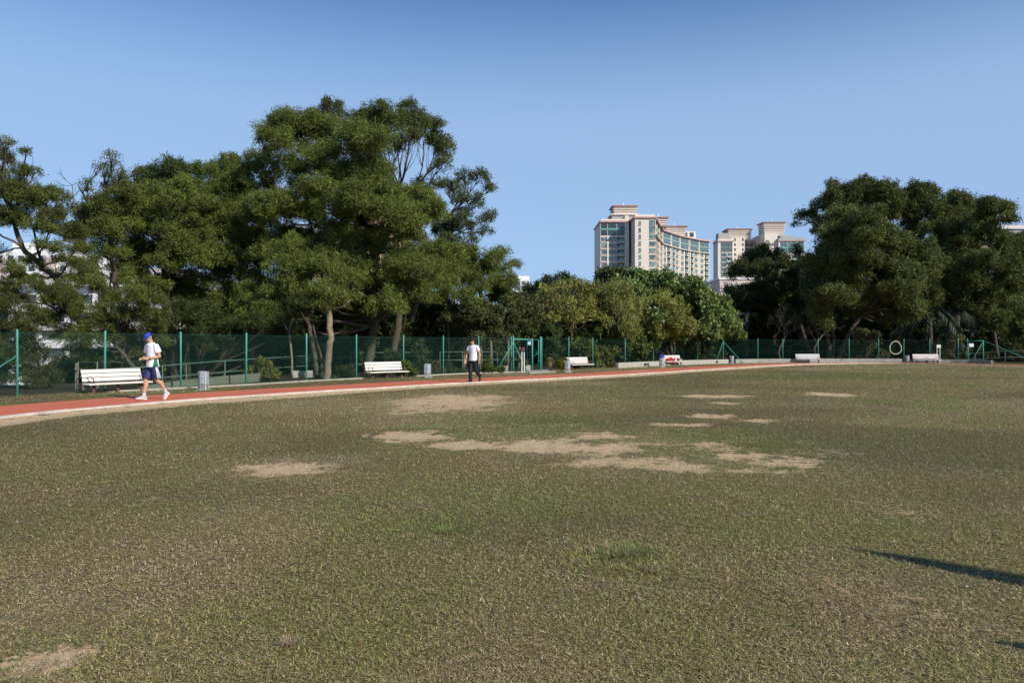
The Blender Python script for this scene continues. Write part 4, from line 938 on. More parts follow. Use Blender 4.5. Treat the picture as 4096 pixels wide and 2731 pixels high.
tree('acacia_tree',660,46,[[(700,1500,0,.2),(690,1200,0,.16),(680,900,0,.1),(680,780,0,.07)]],
 [(640,700,72),(700,690,75),(740,730,60),(600,735,60),(680,760,80),(720,800,75),(610,790,60),(765,770,50)],2.5,[(.075,.11,.026),(.06,.09,.02),(.09,.125,.032)],'small dark round-topped tree rising behind the left acacias',LG,seed=17,L=.2,W=.045,dens=.7)
tree('acacia_tree',420,34,[[(520,1440,0,.15),(500,1300,0,.14),(460,1130,.1,.12),(440,960,.2,.1),(430,830,.2,.07),(415,700,.1,.04)],[(440,960,.2,.07),(360,830,.2,.05),(310,740,.2,.025)]],
 [(446,630,34,.35),(408,669,36,.4),(459,707,42,.45),(344,733,26,.4),(440,764,55,.7),(497,771,52,.8),(383,835,72),(306,835,45,.6),(434,809,62),(351,892,70),(415,924,75),(540,700,26,.35),(500,690,24,.3),(470,880,60),(320,960,55,.8),(410,1000,60,.8),(342,1080,60,.8),(470,1020,50,.7)],
 2.2,ACACIA_Y,'thin yellowish acacia with a sparse half-bare top against the sky',LG,seed=18,twigs=6,dens=.55,L=.15,W=.03)
tree('acacia_tree',130,30,[[(345,1400,0,.12),(318,1290,0,.12),(230,1120,0,.10),(170,1060,0,.11),(100,1010,0,.10),(65,930,0,.09),(40,820,0,.06)],[(318,1290,0,.07),(260,1245,0,.06),(180,1215,0,.045),(120,1210,0,.03)],[(170,1060,0,.06),(150,1000,0,.05),(130,900,0,.035)]],
 [(19,580,42,.5),(102,611,30,.6),(15,640,52,.7),(77,682,44,.6),(138,690,34,.5),(64,758,75,.8),(115,796,70,.8),(191,796,58,.8),(236,796,42,.6),(38,860,70,.8),(210,880,70,.9),(153,905,65,.8),(268,924,62,.7),(191,988,50,.8),(310,1000,58,.7),(344,1090,62,.9),(268,1040,48,.7),(280,1141,46,.9),(60,1130,58,.8),(135,1150,50,.8),(200,1195,52,.8),(310,1200,50,.8),(130,1060,44,.7),(60,1200,60,.9),(170,1260,56,.9),(260,1230,54,.9),(240,1170,44,.8),(20,760,60,.7),(60,1080,46,.8),(230,1110,40,.6),(-60,700,90,.8),(-60,860,90,.8),(-50,1040,80,.6)],
 1.9,ACACIA_Y,'leaning orange-barked acacia at the far left edge with gaps showing white buildings',LG,seed=19,twigs=4,dens=.6,L=.13,W=.028)
# low acacia foliage behind the left fence
tree('acacia_bush',110,25,[[(210,1560,0,.05),(150,1450,0,.04)]],[(32,1224,62,.8),(128,1272,62,.8),(26,1310,70),(110,1320,50,.9),(100,1400,80,.9),(170,1440,75,.85),(50,1480,80),(190,1500,50,.8),(-60,1300,80),(-60,1430,90),(120,1530,60,.7)],1.3,[(.085,.095,.025),(.065,.075,.02),(.10,.105,.03)],'low drooping olive acacia boughs behind the leftmost fence panels',LG,seed=20,L=.12,W=.024,cat='tree',dens=.5,back=False)
tree('acacia_bush',470,30,[[(560,1500,0,.09),(520,1450,0,.09),(455,1370,0,.08),(380,1330,0,.05)]],[(415,1290,52,.8),(500,1270,50,.7),(542,1243,58,.8),(440,1340,55,.8),(385,1370,45,.7),(360,1440,40,.5),(420,1240,54,.9),(520,1180,54,.9),(600,1180,54,.9),(360,1310,52,.9),(480,1330,54,.9),(600,1300,55,.9),(620,1230,56,.8),(330,1250,50,.8),(250,1330,54,.8),(330,1330,56,.8),(450,1200,52,.8),(400,1150,50,.8),(300,1400,44,.8),(520,1350,50,.8),(560,1420,44,.7),(640,1370,50,.7)],1.3,ACACIA_Y,'olive acacia boughs on a leaning trunk behind the second fence post',LG,seed=21,L=.15,W=.026,dens=.62,back=False)
tree('acacia_bush',760,33,[[(760,1540,0,.09),(745,1300,0,.07)]],[(640,1300,60,.8),(700,1290,62,.8),(790,1270,64,.8),(860,1290,64,.8),(930,1310,64,.9),(740,1230,54,.8),(830,1360,56,.7),(1000,1300,64,.9),(1080,1310,60,.9),(1150,1320,56,.8),(680,1350,56,.8),(760,1360,50,.7),(920,1380,50,.7)],2,DARK,'shaded understory tree behind the first litter bin',LG,seed=22,dens=.5,back=True)
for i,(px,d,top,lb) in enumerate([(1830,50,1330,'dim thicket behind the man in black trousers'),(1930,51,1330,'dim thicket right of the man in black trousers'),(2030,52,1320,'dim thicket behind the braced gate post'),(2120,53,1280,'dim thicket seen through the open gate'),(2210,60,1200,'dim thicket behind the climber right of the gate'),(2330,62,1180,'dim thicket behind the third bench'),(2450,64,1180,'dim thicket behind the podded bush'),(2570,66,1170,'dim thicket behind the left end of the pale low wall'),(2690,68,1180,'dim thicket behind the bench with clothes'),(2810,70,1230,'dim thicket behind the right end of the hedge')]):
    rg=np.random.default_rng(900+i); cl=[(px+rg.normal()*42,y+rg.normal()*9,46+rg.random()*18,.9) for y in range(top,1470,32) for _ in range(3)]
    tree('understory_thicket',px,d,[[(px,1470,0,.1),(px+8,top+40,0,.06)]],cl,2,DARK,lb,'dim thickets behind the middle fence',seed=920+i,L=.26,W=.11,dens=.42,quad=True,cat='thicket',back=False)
# slender lit trunk and companions
tree('slender_tree',1315,31.0,[[(1308,1522,0,.155),(1310,1470,0,.15),(1318,1400,0,.135),(1322,1340,0,.13),(1314,1230,.1,.12),(1312,1150,.2,.10)],[(1320,1348,-.02,.09),(1326,1346,-.06,.07)]],
 [(1300,1210,50,.8),(1282,1150,60,.8),(1350,1190,60,.8),(1400,1200,50,.6)],1.4,ACACIA,'pale slender trunk standing in sunlight at the fence line, with a knot halfway',LG,seed=23,bark='palebark',L=.13,W=.028,dens=.5,back=False)
tree('slender_tree',1270,33.5,[[(1270,1510,0,.10),(1262,1440,0,.10),(1245,1350,0,.10),(1228,1270,0,.09),(1215,1150,.1,.07)],[(1292,1515,0,.06),(1284,1420,0,.05),(1268,1370,0,.045),(1252,1300,0,.04)]],
 [(1180,1210,60,.8),(1250,1190,60,.8),(1120,1240,55,.8)],1.6,DARK,'dark crooked double trunk just left of the pale slender trunk',LG,seed=24,L=.14,W=.03,dens=.6)
tree('forked_sapling',1166,32.0,[[(1170,1512,0,.045),(1166,1420,0,.045),(1163,1380,0,.045),(1156,1335,0,.042)],[(1156,1335,0,.03),(1140,1300,0,.022)],[(1156,1335,0,.03),(1162,1290,0,.024)]],
 [(1130,1280,40,.7),(1175,1270,40,.7)],1.0,DARK,'thin forked sapling in shade behind the fence, left of the dark crooked trunks',LG,seed=25,bark='palebark',L=.13,W=.028,dens=.5,back=False)
# dark understory
us=[(330,1470,36,''),(520,1450,40,''),(640,1440,46,'far left'),(820,1400,47,''),(980,1380,45,''),(1120,1370,47,''),(1240,1370,46,''),(1400,1400,46,''),(1560,1380,47,''),(1690,1400,48,'')]
lbs=['dark thicket behind the timber posts','dark thicket behind the man in the blue cap','shadowed thicket behind the sloping ramp wall','shadowed thicket behind the first litter bin','dark thicket left of the yellow-flowered bush','dark thicket behind the forked sapling','dark thicket behind the pale slender trunk','dark thicket behind the left end of the second bench','dark thicket behind the right end of the second bench','dark thicket behind the second litter bin']
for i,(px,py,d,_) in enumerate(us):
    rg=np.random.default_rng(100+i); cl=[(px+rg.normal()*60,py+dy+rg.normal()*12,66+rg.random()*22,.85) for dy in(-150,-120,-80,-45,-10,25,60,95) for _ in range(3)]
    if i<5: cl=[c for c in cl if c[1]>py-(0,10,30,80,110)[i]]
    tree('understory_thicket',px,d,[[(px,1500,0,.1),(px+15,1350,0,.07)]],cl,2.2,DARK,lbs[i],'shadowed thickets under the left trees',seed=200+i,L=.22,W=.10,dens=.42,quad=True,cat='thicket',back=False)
# right-hand trees
D0=dict(L=.34,W=.075,bark='bark')
tree('acacia_tree',3345,64,[[(3320,1438,0,.20),(3318,1380,0,.19),(3305,1320,0,.17),(3300,1260,0,.14),(3330,1120,.3,.12),(3360,960,.4,.08)],[(3352,1438,0,.2),(3380,1370,0,.18),(3415,1300,0,.16),(3480,1230,.2,.13),(3560,1130,.3,.09)],[(3333,1420,0,.09),(3338,1350,0,.085),(3325,1290,0,.08),(3310,1240,0,.05)]],
 [(3384,881,74),(3461,898,76),(3318,937,66),(3406,959,88),(3489,953,78),(3351,1036,88),(3257,1047,58),(3434,1047,88),(3544,981,86),(3599,992,66),(3571,1036,78),(3268,1107,55),(3351,1118,86),(3461,1118,86),(3571,1118,86),(3672,1036,82),(3699,1110,75),(3627,1091,78),(3268,1173,50),(3351,1201,70),(3461,1190,72),(3571,1173,76),(3274,1250,42),(3300,1300,30,.8),(3544,1240,52),(3627,1190,58),(3420,1250,40,.6),(3240,1150,36,.9),(3720,1040,60),(3650,1240,56),(3700,1190,60),(3500,1240,50),(3400,1180,60),(3300,1180,50),(3600,1250,44)],
 5.5,RIGHT,'broad acacia with forked lit trunks behind the grey bench',RG,seed=31,dens=.85,**D0)
tree('acacia_tree',3400,71,[[(3420,1430,0,.22),(3410,1100,0,.2),(3400,900,0,.14),(3395,820,0,.1)]],
 [(3351,755,42),(3330,790,40),(3450,744,48),(3490,765,46),(3461,800,56),(3406,777,48),(3544,775,50),(3571,810,52),(3582,854,48),(3516,832,48),(3307,815,38,.8),(3351,820,42),(3268,826,25,.7),(3230,859,32,.7),(3260,875,28,.6),(3197,872,20,.5),(3420,850,60),(3480,880,60),(3290,900,36,.6),(3370,880,50)],
 4.5,[(.085,.105,.026),(.065,.085,.02),(.11,.13,.034)],'highest flat-topped acacia of the right group, with bare twigs on its left side',RG,seed=32,dens=.85,twigs=4,**D0)
tree('acacia_tree',3750,72,[[(3800,1430,0,.22),(3790,1150,0,.2),(3760,950,0,.15),(3740,850,0,.1)]],
 [(3643,782,46),(3709,777,46),(3680,762,36),(3654,826,48),(3725,815,50),(3819,793,42),(3855,804,36),(3791,843,48),(3682,881,50),(3764,881,58),(3847,881,54),(3819,925,58),(3874,840,40),(3740,930,60),(3670,940,55),(3850,981,66),(3640,900,40)],
 4.5,[(.09,.11,.028),(.07,.088,.022),(.115,.135,.036)],'tall acacia in the middle of the right group behind the cream bench',RG,seed=33,dens=.85,twigs=3,**D0)
tree('acacia_tree',3960,68,[[(3990,1430,0,.17),(3975,1320,0,.17),(3945,1240,0,.15),(3950,1100,0,.12),(3990,950,0,.08)],[(3985,1360,0,.08),(3950,1290,0,.07),(3900,1240,0,.05)]],
 [(3957,826,42),(4001,838,50),(4034,868,30),(3946,870,42),(3929,914,50),(3974,950,46),(4012,985,56),(4078,958,34),(4067,1010,56),(3902,1036,74),(3874,1118,74),(4012,1063,74),(4040,1118,66),(3957,1146,52,.8),(4012,1201,74),(4083,1228,48),(3819,1190,50),(4040,1260,50),(4130,1000,60),(4140,1120,70),(4150,1240,60),(3830,1100,60),(3790,1050,70),(3780,1150,70),(3850,1230,56),(3920,1240,50),(3980,1280,50),(4100,1300,60),(3890,960,50),(3930,1060,60),(3900,1180,60)],
 5,RIGHT,'dark acacia with a rounded isolated top at the far right edge',RG,seed=34,dens=.85,**D0)
tree('acacia_tree',3080,73,[[(3250,1430,0,.2),(3200,1300,0,.18),(3130,1200,0,.14),(3080,1120,0,.09)],[(3200,1300,0,.12),(3190,1150,0,.08),(3200,1010,0,.04)]],
 [(3009,1035,42),(3048,1026,48),(3097,1036,40),(2954,1070,34),(2932,1098,26),(2993,1085,40),(3059,1085,48),(3125,1070,42),(3183,1008,24,.8),(3205,1085,45),(2921,1157,30,.8),(2954,1184,32,.8),(3042,1150,42),(3115,1150,48),(3180,1150,50),(3158,1201,50),(3075,1215,42),(3000,1220,35),(3230,1180,50),(3120,1250,50),(3200,1260,55)],
 4,DARK,'low wide dark tree in front of the pale right-hand apartment towers',RG,seed=35,dens=.85,**D0)
us=[(3310,1330),(3375,1335),(2960,1330),(3040,1320),(3130,1330),(3220,1330),(3420,1340),(3520,1330),(3620,1330),(3720,1320),(3820,1320),(3920,1330),(4030,1330),(4130,1330)]
lb2=['shadowed bushes behind the foot of the forked lit trunks','shadowed bushes between the two forked lit trunks','shadowed bushes behind the post with two braces','shadowed bushes left of the bare sapling','shadowed bushes right of the bare sapling','shadowed bushes behind the left part of the grey bench','shadowed bushes right of the forked lit trunks','shadowed bushes behind the cream hoop','shadowed bushes behind the last litter bin','shadowed bushes behind the cream bench','shadowed bushes behind the white notice board','shadowed bushes behind the right-hand gate','shadowed bushes right of the braced gate post','shadowed bushes cut by the right edge']
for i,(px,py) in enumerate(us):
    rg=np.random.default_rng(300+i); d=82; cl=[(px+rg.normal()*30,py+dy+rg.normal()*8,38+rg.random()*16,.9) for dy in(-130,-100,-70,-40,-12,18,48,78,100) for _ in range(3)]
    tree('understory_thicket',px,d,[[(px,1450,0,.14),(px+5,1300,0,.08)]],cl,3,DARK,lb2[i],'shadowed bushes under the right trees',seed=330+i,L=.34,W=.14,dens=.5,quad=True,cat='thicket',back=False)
tree('leafy_shrub',3470,64,[[(3470,1440,0,.05),(3465,1380,0,.04)]],[(3450,1345,32),(3480,1370,30),(3465,1400,26),(3430,1400,24),(3500,1350,22)],1.2,[(.10,.12,.035),(.08,.10,.03),(.13,.14,.05)],'lighter green shrub behind the fence between forked trunks and hoop',RG,seed=41,L=.24,W=.1,dens=.7,quad=True,cat='shrub',back=False)
tree('leafy_shrub',3540,62.5,[[(3540,1440,0,.03),(3535,1400,0,.02)]],[(3530,1410,16,.8),(3548,1425,14,.8),(3520,1430,12,.8)],.6,[(.09,.11,.04),(.12,.13,.05)],'small pale shrub behind the fence left of the hoop',RG,seed=42,L=.18,W=.08,dens=.8,quad=True,cat='shrub',back=False)
tree('leafy_shrub',3810,62.5,[[(3810,1440,0,.03),(3805,1400,0,.02)]],[(3800,1400,20,.8),(3815,1375,18,.8),(3800,1425,15,.8),(3835,1350,18,.7)],.8,[(.10,.11,.05),(.12,.13,.05)],'loose grey-green shrub between the white notice board and the right gate',RG,seed=43,L=.2,W=.08,dens=.8,quad=True,cat='shrub',back=False)
# bare sapling
def bare(name,stems,px,d,label,cat='tree',seed=5,m='bark',depth=4,spread=.6,l0=1.2):
    rg=np.random.default_rng(seed); org=G(px,d); root=empty(name,tuple(org),label=label,cat=cat); mb=MB()
    pts=[P(a,b,d)-org for a,b,_ in stems]; mb.tube(pts,[k[2] for k in stems],7); mb.build('trunk',M[m],root,sm=True); mb=MB()
    def br(p,dr,L,r,k):
        q=p+dr*L; mid=(p+q)/2+rg.normal(size=3)*L*.08; mb.tube([p,mid,q],[r,r*.8,r*.6],4)
        if k==0: return
        for _ in range(3 if k>1 else 2): br(p+(q-p)*(.5+.5*rg.random()),unit(dr+rg.normal(size=3)*spread+np.array([0,0,.12])),L*.72,r*.6,k-1)
    for i in range(5): br(pts[-1-(i%2)],unit(rg.normal(size=3)*np.array([1,.6,.3])+np.array([0,0,.5])),l0,stems[-1][2]*.6,depth)
    mb.build('branches',M['bark'],root); return root
bare('bare_sapling',[(3121,1440,.10),(3113,1410,.10),(3122,1385,.095),(3137,1360,.08),(3137,1335,.06)],3121,61.8,'leafless sapling with a crooked trunk behind the right wall')
bare('bent_sapling',[(3262,1425,.09),(3256,1395,.085),(3268,1370,.075),(3290,1340,.06)],3262,62.0,'bent leafless sapling behind the grey bench, left of the forked trunks',seed=6,depth=3)
bare('dead_snag',[(296,860,.02),(291,790,.025),(288,740,.02)][::1],292,34.5,'dead leafless twig tip poking into the sky left of the sparse acacia',seed=9,m='twig',depth=2,spread=.35,l0=.5)
# drooping palm at the right
def palm(px,py,d,n,L,label,seed,pal,dn=.9):
    rg=np.random.default_rng(seed); c=P(px,py,d); org=G(px,d); root=empty('palm_tree',tuple(org),label=label,cat='palm',group='feathery palms in the shade'); top=c-org
    mb=MB(); mb.tube([(0,0,-3),(.05,0,top[2]*.5),tuple(top)],[.2,.17,.15],9); mb.build('trunk',M['bark'],root,sm=True)
    for i in range(n):
        a=rg.random()*6.28; el=.9-1.1*rg.random(); l=L*(.8+.4*rg.random()); V=[];Cl=[]; pts=[]
        for t in np.linspace(0,1,22): pts.append(top+np.array([math.cos(a)*l*t*.72,math.sin(a)*l*t*.72,math.sin(el)*l*t*.5-dn*l*t*t]))
        for k in range(1,22):
            dr=unit(pts[k]-pts[k-1]); s=unit(np.cross(dr,[0,0,1]));
            for sg in(1,-1):
                for _ in range(2):
                    p=pts[k-1]+(pts[k]-pts[k-1])*rg.random(); q=p+(s*sg*.75+dr*.55-np.array([0,0,.45]))*l*.17*math.sin(math.pi*(.12+.8*k/22)); w_=dr*l*.007
                    V+=[p-w_,p+w_,q]; cc=np.array(pal[rg.integers(0,len(pal))])*(.7+.6*rg.random()); Cl+=[cc]*3
        me=mesh_np('frond',np.array(V),[np.arange(len(V)).reshape(-1,3)]); set_col(me,np.array(Cl)); link('frond',me,M['bigleaf'],root)
PP=[(.10,.14,.10),(.07,.10,.07),(.14,.18,.13)]
palm(3720,1230,67,15,4.2,'dusky feathery palm with hanging fronds above the cream bench',51,PP)
palm(3830,1240,67.5,12,3.8,'dusky feathery palm right of the other palm, above the right-hand gate',52,PP)
palm(2985,1255,78,10,3.2,'small pale-fronded palm at the edge of the hedge, under the low dark tree',53,PP,.5)
# ------------------------------------------------------------------ hedge and bushes of the middle ground
MAC=[(.19,.26,.07),(.14,.20,.055),(.24,.30,.10),(.09,.14,.04)]
YG=[(.25,.27,.06),(.20,.22,.05),(.14,.165,.036),(.31,.32,.085)]
VINE=[(.27,.30,.07),(.20,.24,.055),(.34,.33,.11),(.12,.15,.04)]
MID=[(.11,.155,.036),(.08,.115,.028),(.15,.19,.05)]
HG='rounded bushes of the hedge behind the fence'
tree('broadleaf_tree',2760,56,[[(2700,1430,0,.1),(2720,1330,0,.09),(2740,1250,0,.07)],[(2720,1330,0,.07),(2800,1290,0,.05),(2860,1280,0,.04)]],
 [(2780,1175,50),(2860,1220,46),(2920,1290,34),(2940,1318,24),(2890,1325,34),(2560,1130,40),(2614,1138,52),(2665,1143,60),(2741,1163,64),(2700,1180,60),(2800,1210,68),(2850,1250,55),(2880,1275,52),(2915,1310,34),(2792,1286,55),(2840,1310,40),(2770,1235,62),(2660,1190,55),(2905,1262,30),(2640,1210,50),(2740,1320,44),(2690,1240,50),(2700,1330,44),(2800,1340,40),(2860,1330,30)],
 3.2,MAC,'big-leaved dome-shaped tree forming the right half of the hedge',HG,seed=61,L=.26,W=.20,dens=.50,quad=True,droop=.5,lm='bigleaf',flat=.9,nsub=18,cat='tree')
tree('small_leaved_bush',2675,52,[[(2690,1440,0,.06),(2680,1330,0,.05)]],[(2660,1225,66),(2710,1240,64),(2735,1285,58),(2600,1290,54),(2765,1320,44),(2650,1280,50),(2690,1310,50),(2740,1300,36),(2640,1330,44),(2600,1310,44),(2680,1345,40),(2570,1340,40)],2.0,YG,'olive small-leaved bush bulging from the hedge above the red clothes',HG,seed=62,L=.15,W=.08,dens=.55,quad=True,cat='shrub')
tree('podded_bush',2480,49,[[(2450,1450,0,.06),(2470,1330,0,.05),(2500,1220,0,.04)]],[(2486,1215,68),(2461,1170,54),(2461,1275,50),(2540,1240,48),(2512,1295,40),(2410,1230,46),(2420,1300,44),(2460,1330,44),(2520,1330,40),(2400,1180,44),(2440,1230,50)],2.0,VINE,'yellowish bush hung with long bean pods at the middle of the hedge',HG,seed=63,L=.30,W=.045,dens=.34,quad=True,droop=1.3,cat='shrub')
tree('broadleaf_bush',2590,50.5,[[(2580,1440,0,.05),(2590,1250,0,.04)]],[(2588,1205,42),(2614,1270,42),(2600,1235,42),(2630,1295,28),(2540,1160,36),(2480,1140,36),(2550,1190,30)],1.4,MAC,'big-leaved bush squeezed between the podded bush and the olive bush',HG,seed=64,L=.26,W=.22,dens=.24,quad=True,droop=.5,lm='bigleaf',cat='shrub',flat=.9)
tree('round_tree',2470,58,[[(2480,1440,0,.12),(2475,1200,0,.08)]],[(2451,1092,40),(2486,1112,48),(2410,1104,30),(2430,1130,45),(2537,1128,40),(2500,1150,50),(2580,1115,34),(2400,1140,32),(2620,1110,26)],2.4,[(.09,.12,.04),(.07,.095,.03),(.11,.135,.05)],'roundish green tree top below the left side of the curved tower',HG,seed=65,L=.26,W=.12,dens=.5,quad=True,cat='tree')
tree('yellowing_tree',2260,47,[[(2290,1460,0,.07),(2285,1330,0,.06),(2260,1230,0,.05)],[(2260,1230,0,.035),(2200,1170,0,.02)],[(2260,1230,0,.035),(2310,1150,0,.02)]],
 [(2308,1148,44,.6),(2231,1153,42,.45),(2186,1168,40,.4),(2350,1160,42,.7),(2333,1219,58,.9),(2257,1222,54,.7),(2190,1222,42,.6),(2359,1265,52,.9),(2206,1280,44,.7),(2160,1200,30,.4),(2280,1280,50,.8)],2.0,VINE+[(.30,.22,.05)],'thin-twigged tree with yellowing leaves at the left end of the hedge',HG,seed=66,L=.22,W=.07,dens=.36,quad=True,droop=.5,twigs=5,cat='tree')
tree('dark_hedge_bush',2310,51,[[(2310,1450,0,.07),(2310,1280,0,.05)]],[(2260,1270,50),(2330,1300,56),(2400,1320,56),(2250,1340,50),(2320,1370,50),(2400,1380,50),(2200,1330,40),(2180,1270,36),(2390,1250,48),(2150,1340,44),(2300,1230,54),(2440,1340,60),(2480,1380,54),(2230,1220,50),(2370,1200,50),(2420,1180,44),(2180,1390,40),(2270,1400,44),(2540,1390,50),(2600,1390,50)],2.4,MID,'dark dense bush filling the lower left of the hedge behind the third bench',HG,seed=67,L=.18,W=.09,dens=.5,quad=True,cat='shrub')
tree('distant_acacia',2235,74,[[(2240,1440,0,.2),(2240,1180,0,.12)]],[(2247,1116,32),(2205,1135,30),(2280,1130,32),(2175,1140,30),(2130,1175,42),(2100,1200,36),(2160,1180,42),(2080,1240,36),(2220,1170,44),(2300,1160,40),(2130,1240,42)],3.5,[(.05,.075,.022),(.04,.06,.018),(.065,.09,.028)],'dark distant tree line showing above the yellowing tree',HG,seed=68,L=.34,W=.08,dens=.8,cat='tree')
i=0
for (px,d,rows,pal,lb,dn) in [(2490,50.5,(1330,1375,1420,1450),MID,'shadowed climbers on the fence behind the left end of the pale low wall',1.),(2570,52.5,(1320,1360,1400,1430),MID,'shadowed climbers on the fence left of the red clothes',1.),(2650,55,(1330,1365,1400,1425),DARK,'dark foliage behind the bench piled with clothes',1.),(2740,57.5,(1340,1370,1400,1420),MID,'dark green hedge foot right of the bench piled with clothes',1.),(2825,58.5,(1345,1370,1395,1420),[(.08,.10,.035),(.06,.08,.025),(.11,.125,.04)],'lighter hedge end just left of the double-braced post',1.),(2400,47.5,(1410,1440,1462),[(.09,.115,.035),(.07,.09,.03),(.15,.15,.05)],'leafy weeds right of the third bench',.8),(2340,46.5,(1395,1430,1455),MID,'shaded weeds directly behind the third bench',.8)]:
    rg=np.random.default_rng(500+i); i+=1
    cl=[(px+dx+rg.normal()*6,y+rg.normal()*5,26+10*rg.random(),dn) for y in rows for dx in(-32,0,32)]
    tree('climber_bush',px,d,[[(px,1460,0,.03),(px+4,1380,0,.02)]],cl,.7,pal,lb,'bushes and climbers along the middle fence',seed=520+i,L=.16,W=.09,dens=.6,quad=True,cat='shrub',back=False,twigs=3)
# young trees between the second man and the gate
for k,(px,d,top,cl,lb) in enumerate([(1793,43,1290,[(1809,1229,30),(1795,1270,26),(1831,1293,24),(1770,1300,24)],'thin young tree left of the head of the man in black trousers'),
   (1855,44,1290,[(1863,1245,38),(1840,1290,30),(1885,1290,32),(1900,1240,32),(1850,1330,24),(1895,1340,24)],'thin young tree directly above the man in black trousers'),
   (1921,41.5,1250,[(1910,1345,26),(1935,1240,40),(1926,1262,40),(1900,1310,26),(1940,1310,28),(1890,1250,28)],'leaning young tree with crossed stems right of the man in black trousers'),
   (1962,42,1300,[(1980,1320,34),(1955,1340,28),(1969,1285,40),(1995,1250,36),(1950,1240,30)],'straight pale pole-like young tree right of the man in black trousers'),
   (2031,43,1260,[(2030,1320,34),(2010,1345,28),(2050,1350,28),(2033,1229,42),(2010,1280,28),(2060,1260,32),(2050,1200,30)],'young tree with twin thin stems just left of the gate top'),
   (2075,44.5,1270,[(2065,1290,32),(2100,1300,36),(2110,1250,36),(2130,1290,36),(2140,1240,34),(2090,1220,30),(2120,1330,30),(2080,1340,28)],'leafy young tree above the open gate')]):
    tree('young_tree',px,d,[[(px,1480,0,.045),(px+2,1400,0,.04),(px-2,top,0,.03)],[(px+9,1475,.1,.025),(px+6,1380,0,.02),(px+3,top+10,0,.015)]],[(a,b,c,.9) for a,b,c in cl],.9,[(.08,.10,.03),(.06,.08,.025),(.12,.13,.04)],lb,'young trees between the path and the city',seed=600+k,L=.17,W=.07,dens=.6,quad=True,bark='palebark',twigs=4,back=False,droop=.4)
# thicket behind gate, fence climbers
for k,(px,d,cl,pal,lb,q) in enumerate([
 (1037,29.5,[(1020,1480,34),(1060,1470,34),(1010,1510,34),(1060,1512,36),(1095,1515,26),(985,1515,24),(1040,1450,24),(1100,1490,22)],[(.07,.10,.03),(.05,.08,.025),(.10,.12,.035),(.40,.33,.03)],'green bush dotted with yellow flowers behind the fence left of the sapling',.6),
 (1362,32.2,[(1345,1500,20),(1375,1505,22),(1395,1500,22),(1360,1480,20),(1400,1475,18)],[(.045,.07,.02),(.035,.055,.018),(.08,.11,.025)],'dark low bush right of the foot of the pale slender trunk',.4),
 (1345,31.5,[(1340,1515,12)],[(.12,.17,.03),(.09,.13,.03)],'bright green weed at the foot of the pale slender trunk',.2),
 (1285,31.8,[(1282,1450,14,.6),(1290,1485,16,.7),(1276,1510,12,.8)],[(.08,.10,.03),(.06,.08,.02)],'spindly weeds at the feet of the crooked trunks',.2),
 (1580,33.6,[(1570,1420,22),(1595,1430,20),(1575,1450,20),(1555,1410,14)],[(.06,.10,.025),(.045,.075,.02),(.10,.13,.03)],'bright-leaved climber on the fence behind the second bench',.3),
 (1620,33.0,[(1615,1475,20),(1630,1495,22),(1650,1490,20),(1620,1455,18),(1600,1500,14)],MID,'dark bush between the second bench and its litter bin',.4),
 (1680,36.0,[(1670,1415,34),(1690,1450,30),(1655,1440,26),(1700,1410,26),(1680,1380,20),(1660,1475,26),(1690,1485,22)],[(.055,.085,.025),(.04,.065,.02),(.13,.14,.05)],'tall tangled bush on the fence behind the second litter bin',.5),
 (1745,36.2,[(1745,1480,16),(1765,1485,16),(1725,1475,16),(1740,1450,16,.6)],[(.09,.12,.04),(.07,.09,.03),(.2,.19,.1)],'weeds with pale flowers right of the second litter bin',.3),
 (1815,37.2,[(1800,1483,17),(1825,1485,17),(1850,1488,14),(1795,1460,14,.6)],[(.08,.12,.035),(.06,.09,.03)],'low green weeds left of the legs of the man in black trousers',.3),
 (1951,37.6,[(1951,1462,18),(1940,1478,16),(1965,1478,16),(1955,1440,10)],[(.10,.15,.03),(.08,.12,.03),(.14,.18,.05)],'fresh green bushy plant right of the legs of the man in black trousers',.3),
 (2000,38.0,[(1990,1478,13),(2005,1476,13),(2014,1484,10)],[(.09,.14,.03),(.07,.11,.03)],'low green plant just left of the braced gate post',.25),
 (2010,39.2,[(2008,1430,20),(2002,1400,16),(2014,1455,16),(1996,1370,10)],[(.12,.13,.03),(.09,.10,.025),(.2,.16,.05)],'yellowish climber on the fence behind the left gate brace',.3),
 (2085,41.0,[(2080,1440,14,.8),(2088,1410,14,.8),(2100,1450,12,.8)],[(.2,.19,.06),(.12,.13,.04)],'pale yellow-leaved climber behind the dark notice board',.3),
 (2250,39.6,[(2240,1455,16),(2255,1462,18),(2262,1445,14),(2245,1475,12)],[(.10,.13,.025),(.15,.15,.02),(.06,.09,.02),(.4,.33,.02)],'yellow-speckled bush left of the third litter bin',.4),
 (2225,43.5,[(2205,1400,24),(2230,1370,26),(2215,1430,22),(2240,1400,22),(2200,1360,18),(2230,1330,26),(2200,1310,24),(2235,1440,20)],[(.07,.10,.03),(.05,.08,.025),(.11,.14,.04)],'tall climber swallowing the fence right of the gate',.6),
 (1520,34.0,[(1500,1490,16,.7),(1530,1495,16,.7),(1560,1490,14,.7)],[(.06,.09,.025),(.09,.11,.03)],'low weeds under the second bench',.3)]):
    tree('fence_bush',px,d,[[(px,cl[-1][1]+15,0,.02),(px+2,cl[0][1],0,.012)]],[c if len(c)>3 else (*c,1.) for c in cl],q,pal,lb,'bushes and weeds along the fence',seed=700+k,L=.085,W=.045,dens=1.15,quad=True,cat='shrub',back=False,twigs=2,nsub=9)
